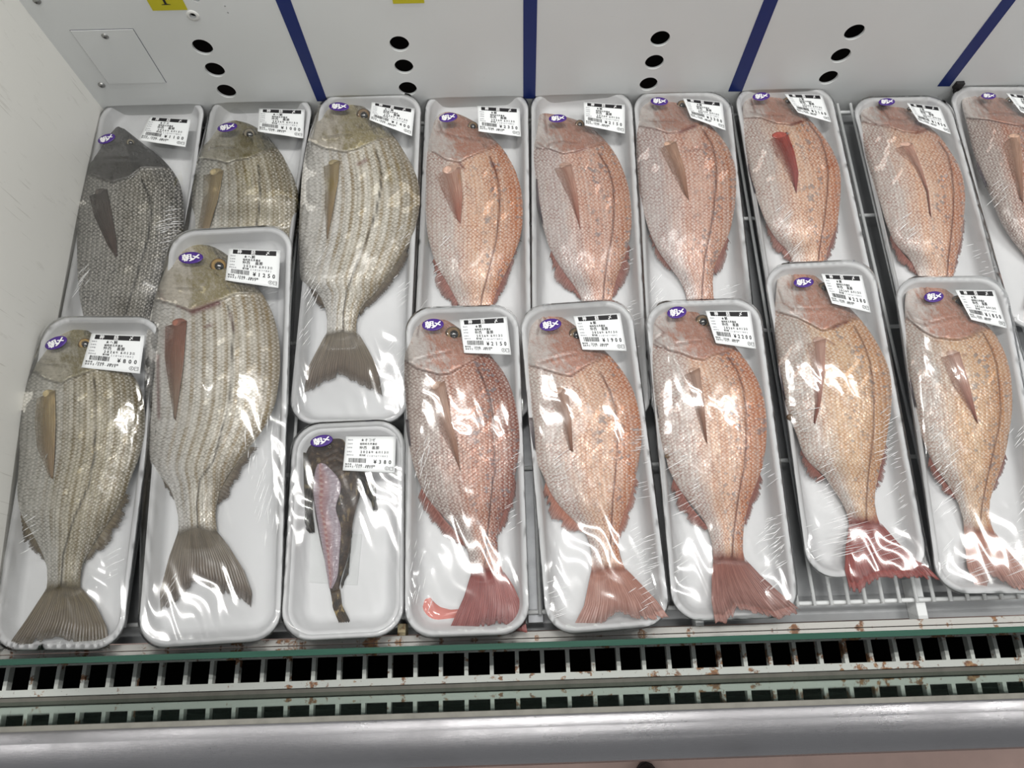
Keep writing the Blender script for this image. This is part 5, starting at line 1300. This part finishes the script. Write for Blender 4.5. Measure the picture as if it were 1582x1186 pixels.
pack(tray=dict(head=(1084, 463), tail=(1139, 957), wrow=(902, 1037, 1232), zh=RAISE, label='white foam tray holding the ¥2200 bream, third from the right in the front row'),
     fish=dict(label='bright orange red bream with the ¥2200 label, tail hanging over the tray rim', root=(1110, 700), skin='skin_std', tailmat='fin_red', finmat='fin_red', pectmat='fin_pect_b', eyemat='eye_brown', tailz=(0.030, 0.030),
        rows=rw('v1', [(140, 230, 310), (150, 222, 360), (170, 214, 410), (210, 204, 470), (260, 195, 530), (310, 190, 590), (360, 186, 640), (410, 185, 690), (460, 185, 730), (520, 187, 775), (580, 190, 810), (650, 196, 845), (720, 203, 868), (800, 212, 882), (880, 222, 888), (960, 235, 888), (1050, 255, 880), (1130, 272, 872)]) + rw('v2', [(60, 285, 862), (130, 305, 845), (200, 340, 820), (270, 390, 790), (330, 440, 772), (390, 490, 757), (450, 525, 748), (510, 543, 743), (570, 555, 740), (620, 560, 745), (670, 562, 758)]),
        tail=tailfn('v2', [(562, 650), (756, 645)], [(552, 760), (550, 900)], [(575, 1042), (640, 1045), (685, 1000), (705, 955), (760, 965), (830, 985), (900, 1005), (970, 1018), (1050, 1000), (1100, 962)], [(850, 745), (960, 845), (1050, 920)]),
        dorsal=(c('v2', [(858, 110), (815, 260), (755, 410)]), c('v2', [(866, 170), (852, 250), (805, 340), (770, 445)])), anal=(c('v2', [(300, 150), (400, 320), (515, 460)]), c('v2', [(300, 220), (345, 345), (420, 432), (505, 472)])),
        gill=c('v1', [(720, 420), (640, 450), (590, 460), (540, 480), (510, 500), (440, 490), (370, 460), (290, 440), (190, 400)]), preop=[c('v1', [(330, 400), (400, 390), (480, 380)])], mouth=[c('v1', [(275, 150), (290, 200), (290, 260)]), c('v1', [(205, 280), (260, 330), (200, 380), (270, 425)])],
        lateral=c('v1', [(655, 480), (710, 570), (745, 680), (760, 800), (765, 950), (755, 1150)]) + c('v2', [(735, 150), (710, 300), (685, 500), (675, 640)]),
        pect=(c('v1', [(385, 590), (440, 760), (505, 980)]), c('v1', [(478, 545), (505, 750), (526, 1010)])),
        pelvic=(c('v1', [(232, 660), (215, 810), (252, 935)]), c('v1', [(262, 660), (270, 810), (262, 935)])), lumps=[(c('v1', [(282, 1085)])[0], 5, 'vent')],
        eye=(*c('v1', [(497, 265)])[0], 12.5)),
     lab=dict(quad=c('v1', [(513, 198), (787, 197), (822, 430), (577, 395)]), product='★鯛', price='2200', label='price label reading ¥2200, beside the eye of a bright orange bream'),
     stk=(c('v1', [(338, 208)])[0], 15.0, 9.0, 8, 'purple oval sticker on the ¥2200 bright orange bream'))
pack(tray=dict(head=(1264, 404), tail=(1344, 889), wrow=(862, 1246.5, 1434.5), zh=RAISE, label='white foam tray holding the ¥2280 bream, ending short of the rack front'),
     fish=dict(label='pale gold red bream with the ¥2280 label, red tail beyond the tray end', root=(1300, 640), skin='skin_pale', tailmat='fin_crimson', finmat='fin_red', pectmat='fin_pect', eyemat='eye_brown', tailz=(0.030, 0.030),
        rows=rw('w1', [(140, 100, 200), (150, 92, 250), (170, 83, 290), (200, 75, 330), (240, 70, 380), (290, 66, 430), (340, 62, 480), (400, 58, 540), (450, 56, 585), (500, 56, 625), (560, 58, 665), (620, 63, 700), (690, 72, 735), (760, 82, 760), (830, 95, 772), (900, 110, 775), (970, 125, 772), (1050, 150, 765)]) + rw('w2', [(50, 195, 745), (120, 215, 735), (180, 240, 720), (240, 290, 705), (300, 370, 690), (350, 395, 680), (400, 430, 670), (450, 465, 668), (500, 490, 672), (560, 510, 690), (610, 515, 708)]),
        tail=tailfn('w2', [(515, 590), (705, 580)], [(492, 740), (487, 870)], [(520, 1000), (580, 1015), (640, 960), (700, 925), (770, 922), (850, 925), (950, 930), (1070, 932)], [(800, 690), (900, 790), (1000, 860)]),
        dorsal=(c('w2', [(740, 80), (710, 220), (670, 360)]), c('w2', [(752, 130), (745, 240), (722, 335), (682, 395)])), anal=(c('w2', [(212, 110), (260, 220), (345, 310)]), c('w2', [(208, 170), (250, 285), (310, 335), (345, 335)])),
        gill=c('w1', [(600, 430), (510, 460), (440, 480), (405, 505), (350, 520), (280, 480), (200, 440), (70, 400)]), preop=[c('w1', [(200, 380), (290, 385), (400, 375)])], mouth=[c('w1', [(160, 145), (170, 200), (165, 260)]), c('w1', [(80, 270), (110, 350), (170, 385)])],
        red=[(c('w1', [(410, 500), (500, 462)]), 2.4, 0.85), (c('w1', [(375, 570), (420, 600)]), 2.0, 0.6)],
        lateral=c('w1', [(545, 490), (600, 590), (640, 700), (655, 820), (665, 950), (665, 1107)]) + c('w2', [(655, 100), (630, 300), (620, 450), (618, 580)]),
        pect=(c('w1', [(258, 595), (295, 800), (305, 950), (296, 1080)]), c('w1', [(370, 565), (366, 750), (342, 950), (306, 1088)])),
        pelvic=(c('w1', [(100, 650), (80, 760), (122, 945)]), c('w1', [(135, 650), (138, 760), (134, 945)])), lumps=[(c('w1', [(158, 1045)])[0], 7, 'vent')],
        eye=(*c('w1', [(360, 255)])[0], 9.5)),
     lab=dict(quad=c('w1', [(342, 170), (590, 178), (645, 407), (408, 350)]), product='★鯛', price='2280', label='price label reading ¥2280, over the eye of the pale gold bream'),
     stk=(c('w1', [(235, 222)])[0], 15.5, 7.8, 3, 'purple oval sticker on the ¥2280 pale gold bream'))
pack(tray=dict(head=(1466, 427), tail=(1546, 917), wrow=(446, 1384, 1555), zh=RAISE, label='white foam tray at the right of the front row, cut by the frame'),
     fish=dict(label='pale gold red bream with the ¥1850 label at the right of the front row', root=(1500, 660), skin='skin_pale', tailmat='fin_pink', finmat='fin_red', pectmat='fin_pect', eyemat='eye_brown', tailz=(0.014, 0.030),
        rows=rw('w1', [(198, 895, 975), (210, 882, 1020), (230, 872, 1060), (270, 862, 1110), (320, 855, 1180), (370, 852, 1240), (430, 852, 1300), (480, 854, 1350), (530, 856, 1400), (580, 858, 1430), (640, 860, 1460), (710, 866, 1485), (780, 875, 1500), (860, 890, 1508), (940, 908, 1510), (1020, 925, 1508)]) + rw('w2', [(30, 948, 1492), (100, 970, 1480), (170, 1000, 1465), (230, 1030, 1445), (290, 1070, 1425), (340, 1110, 1405), (400, 1145, 1385), (450, 1175, 1372), (510, 1195, 1368), (560, 1210, 1370), (620, 1215, 1390), (665, 1215, 1412)]),
        tail=tailfn('w2', [(1215, 645), (1405, 640)], [(1235, 850)], [(1300, 1005), (1345, 1015), (1365, 960), (1375, 905), (1430, 930), (1500, 975), (1560, 1000), (1690, 1000)], [(1500, 770), (1590, 870)]),
        dorsal=(c('w2', [(1478, 140), (1430, 280), (1375, 390)]), c('w2', [(1482, 200), (1448, 310), (1405, 395), (1380, 425)])), anal=(c('w2', [(985, 180), (1070, 320), (1155, 430)]), c('w2', [(992, 250), (1050, 350), (1100, 410), (1152, 445)])),
        gill=c('w1', [(1370, 500), (1290, 535), (1240, 560), (1180, 575), (1120, 570), (1040, 560), (960, 520), (870, 440)]), preop=[c('w1', [(1000, 470), (1080, 450), (1160, 430)])], mouth=[c('w1', [(960, 205), (975, 260), (985, 300)]), c('w1', [(870, 400), (900, 450), (980, 480)])],
        red=[(c('w1', [(1210, 665), (1230, 660)]), 2.0, 0.6)],
        lateral=c('w1', [(1330, 530), (1380, 620), (1415, 720), (1430, 850), (1440, 1000), (1430, 1107)]) + c('w2', [(1400, 130), (1360, 300), (1325, 480), (1310, 640)]),
        pect=(c('w1', [(1075, 680), (1150, 850), (1285, 1060)]), c('w1', [(1188, 645), (1250, 850), (1302, 1085)])),
        pelvic=(c('w1', [(918, 720), (882, 830), (915, 985)]), c('w1', [(945, 720), (945, 830), (928, 985)])),
        eye=(*c('w1', [(1182, 340)])[0], 11.0)),
     lab=dict(quad=c('w1', [(1160, 268), (1400, 270), (1478, 503), (1258, 450)]), product='★鯛', price='1850', label='price label reading ¥1850, on the rightmost front-row bream'),
     stk=(c('w1', [(1030, 310)])[0], 15.2, 8.4, 4, 'purple oval sticker on the ¥1850 bream of the front row'))

TR = {}
for i, p in enumerate(PACKS):
    t = p['tray']
    tr = Tray(t['head'], t['tail'], t['wrow'], t.get('zh', ZF), t.get('zt', ZF), t['label'])
    TR[i] = tr
    root, B, pts = make_fish(tr, p['fish'])
    tr.film(pts)
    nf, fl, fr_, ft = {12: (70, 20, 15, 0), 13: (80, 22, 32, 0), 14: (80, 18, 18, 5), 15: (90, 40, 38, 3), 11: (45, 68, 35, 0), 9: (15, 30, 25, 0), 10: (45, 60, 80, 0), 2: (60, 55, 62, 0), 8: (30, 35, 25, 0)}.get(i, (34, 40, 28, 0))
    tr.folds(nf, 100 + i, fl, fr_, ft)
    l = p['lab']; price_label(tr, l['quad'], l['product'], l['price'], l['label'])
    sticker(tr, *p['stk'])

# pink juice pooled in the crimson-tailed fish's tray
jt = TR[11]
jp = polyline_sample(c('u2', [(255, 880), (225, 890), (200, 940), (205, 1000), (240, 1030), (320, 1018), (420, 1005), (450, 950), (380, 955), (320, 940), (285, 915), (255, 880)]), 40)[:-1]
J0 = jt.hit(jp, 0.0002); cen = jp.mean(0); J1 = jt.hit(cen + (jp - cen) * 0.93, 0.0012)
nj = len(jp); jb = J0.mean(0)
o = mesh_obj('juice_puddle', np.vstack([J0, J1]) - jb, [(k, (k + 1) % nj, nj + (k + 1) % nj, nj + k) for k in range(nj)] + [tuple(range(nj, 2 * nj))], M['juice'], None, True); o.location = jb
tag(o, 'small pool of pink juice left of the crimson tail', 'juice')

# ---- stonefish
st = Tray((539, 651), (528, 987), (943, 433, 623), 0.029, 0.029, 'small double-rimmed white tray holding the skinned brown stonefish', PROF2, 0.036)
okz = empty('stonefish', tuple(st.hit([(500, 800)], 0.0)[0])); tag(okz, 'brown mottled stonefish with a skinned strip of pale flesh along its side', 'fish')
orow = rw('E', [(82, 200, 265), (95, 180, 295), (120, 160, 325), (160, 142, 350), (210, 138, 372), (260, 140, 395), (310, 146, 412), (360, 160, 420), (420, 178, 415), (480, 184, 395), (540, 193, 380), (600, 204, 372), (660, 216, 368), (720, 230, 356), (780, 244, 336), (840, 254, 315), (880, 260, 308), (920, 270, 310), (950, 274, 316)])
OB = Body(st, orow, 0.46, None, 110, 48, 0.6)
_t = OB.top
def lumpy(Y, t):
    return _t(Y, t) + 0.0016 * np.sin(Y * 0.55 + 4 * t) * np.sin(t * 9 + Y * 0.2) * np.clip(1 - np.abs(t), 0, 1) * np.clip((760 - Y) / 60, 0.2, 1)
OB.top = lumpy
OB.build('body', M['okoze'], {'mouth': [c('E', [(180, 190), (230, 215), (300, 190)])], 'preop': [c('E', [(300, 230), (370, 260)])]}, okz)
an = st.an
FB = Body(st, rw('E', [(252, 200, 240), (275, 190, 262), (305, 184, 292), (340, 180, 316), (370, 178, 320), (400, 177, 315), (440, 182, 300), (480, 187, 290), (520, 195, 303), (560, 202, 316), (580, 205, 320), (640, 217, 318), (700, 228, 312), (760, 238, 308), (820, 248, 303), (860, 255, 290), (885, 260, 270)]), 0.2, None, 90, 30, 0.45)
def flesh_top(Y, t):
    x = np.interp(Y, FB.y, (FB.l + FB.r) / 2) + t * np.interp(Y, FB.y, (FB.r - FB.l) / 2)
    return OB.top(Y, OB.tx(np.stack([x, Y], 1))) + 0.0012 + 0.0014 * np.clip(1 - t * t, 0, 1) ** 0.4
FB.top = flesh_top
fo = FB.build('cut_flesh', M['flesh'], {}, okz, sy=2.0, sv=19.0); fo['label'] = 'pale pink skinned flesh with a row of red bone ends'
# tail, dorsal flap, two broad pectoral fins
opts = [OB.pts, FB.pts]
def flat_hit(h0, h1): return Hit(lambda p, r, c_: st.hit(p, h0 * (1 - r) + h1 * r), an)
P, C_, R_ = coons(c('E', [(272, 900), (312, 890)]), c('E', [(310, 1065), (335, 1080), (368, 1060)]), c('E', [(272, 900), (276, 980), (310, 1065)]), c('E', [(312, 890), (322, 970), (368, 1060)]), 25, 12)
o, V = fin('tail_fin', P, C_, R_, flat_hit(0.006, 0.004), M['okoze_tail'], okz, 0.003, 0.0008, 6, 0.04); opts.append(V)
P, C_, R_ = coons(c('E', [(370, 560), (360, 720), (318, 860)]), c('E', [(375, 600), (362, 740), (355, 820), (322, 885)]), c('E', [(370, 560), (375, 600)]), c('E', [(318, 860), (322, 885)]), 31, 5)
o, V = fin('dorsal_fin', P, C_, R_, flat_hit(0.006, 0.004), M['okoze_fin'], okz, 0.003, 0.001, 8, 0.4); opts.append(V)
for L, R2 in ((c('E', [(112, 190), (104, 300), (98, 370), (112, 450), (112, 510), (124, 570), (160, 604)]), c('E', [(165, 200), (175, 300), (182, 380), (170, 450), (172, 510), (180, 560), (182, 600)])),
              (c('E', [(330, 310), (415, 360), (450, 410), (475, 450), (484, 492)]), c('E', [(400, 262), (478, 320), (497, 370), (494, 430), (506, 470), (500, 488)]))):
    P, C_, R_ = coons([L[0], R2[0]], [L[-1], R2[-1]], L, R2, 25, 18)
    hh = Hit(lambda p, r, c_: st.hit(p, 0.010 * (1 - r) + 0.004 + 0.0025 * np.sin(c_ * math.pi)), an)
    o, V = fin('pectoral_fin', P, C_, R_, hh, M['okoze_fin'], okz, 0.004, 0.0012, 5, 0.05); opts.append(V)
for px in ((262, 165), (352, 178)):
    q = c('E', [px])[0]; e = dome('eye', OB, q, 3.2, M['eye_dull'], okz, 0.8, 0.0005); dome('pupil', OB, q, 1.4, M['pupil'], e, 0.6, 0.0022)
q = st.hit(c('E', [(160, 600), (425, 610), (402, 868), (108, 852)]), 0.0004); pb = q.mean(0)
o = mesh_obj('absorbent_sheet', np.vstack([q, q + an * 0.0005]) - pb, [(4, 5, 6, 7), (3, 2, 1, 0), (0, 1, 5, 4), (1, 2, 6, 5), (2, 3, 7, 6), (3, 0, 4, 7)], M['pad']); o.location = pb
tag(o, 'thin white absorbent sheet under the stonefish', 'sheet')
st.film(np.vstack(opts))
price_label(st, c('E', [(345, 112), (600, 112), (593, 298), (328, 285)]), '★オコゼ', '380', 'price label reading ¥380, without a black banner, on the stonefish tray', False)
sticker(st, c('E', [(220, 135)])[0], 17.5, 8.8, 12, 'purple oval sticker on the head of the brown stonefish')
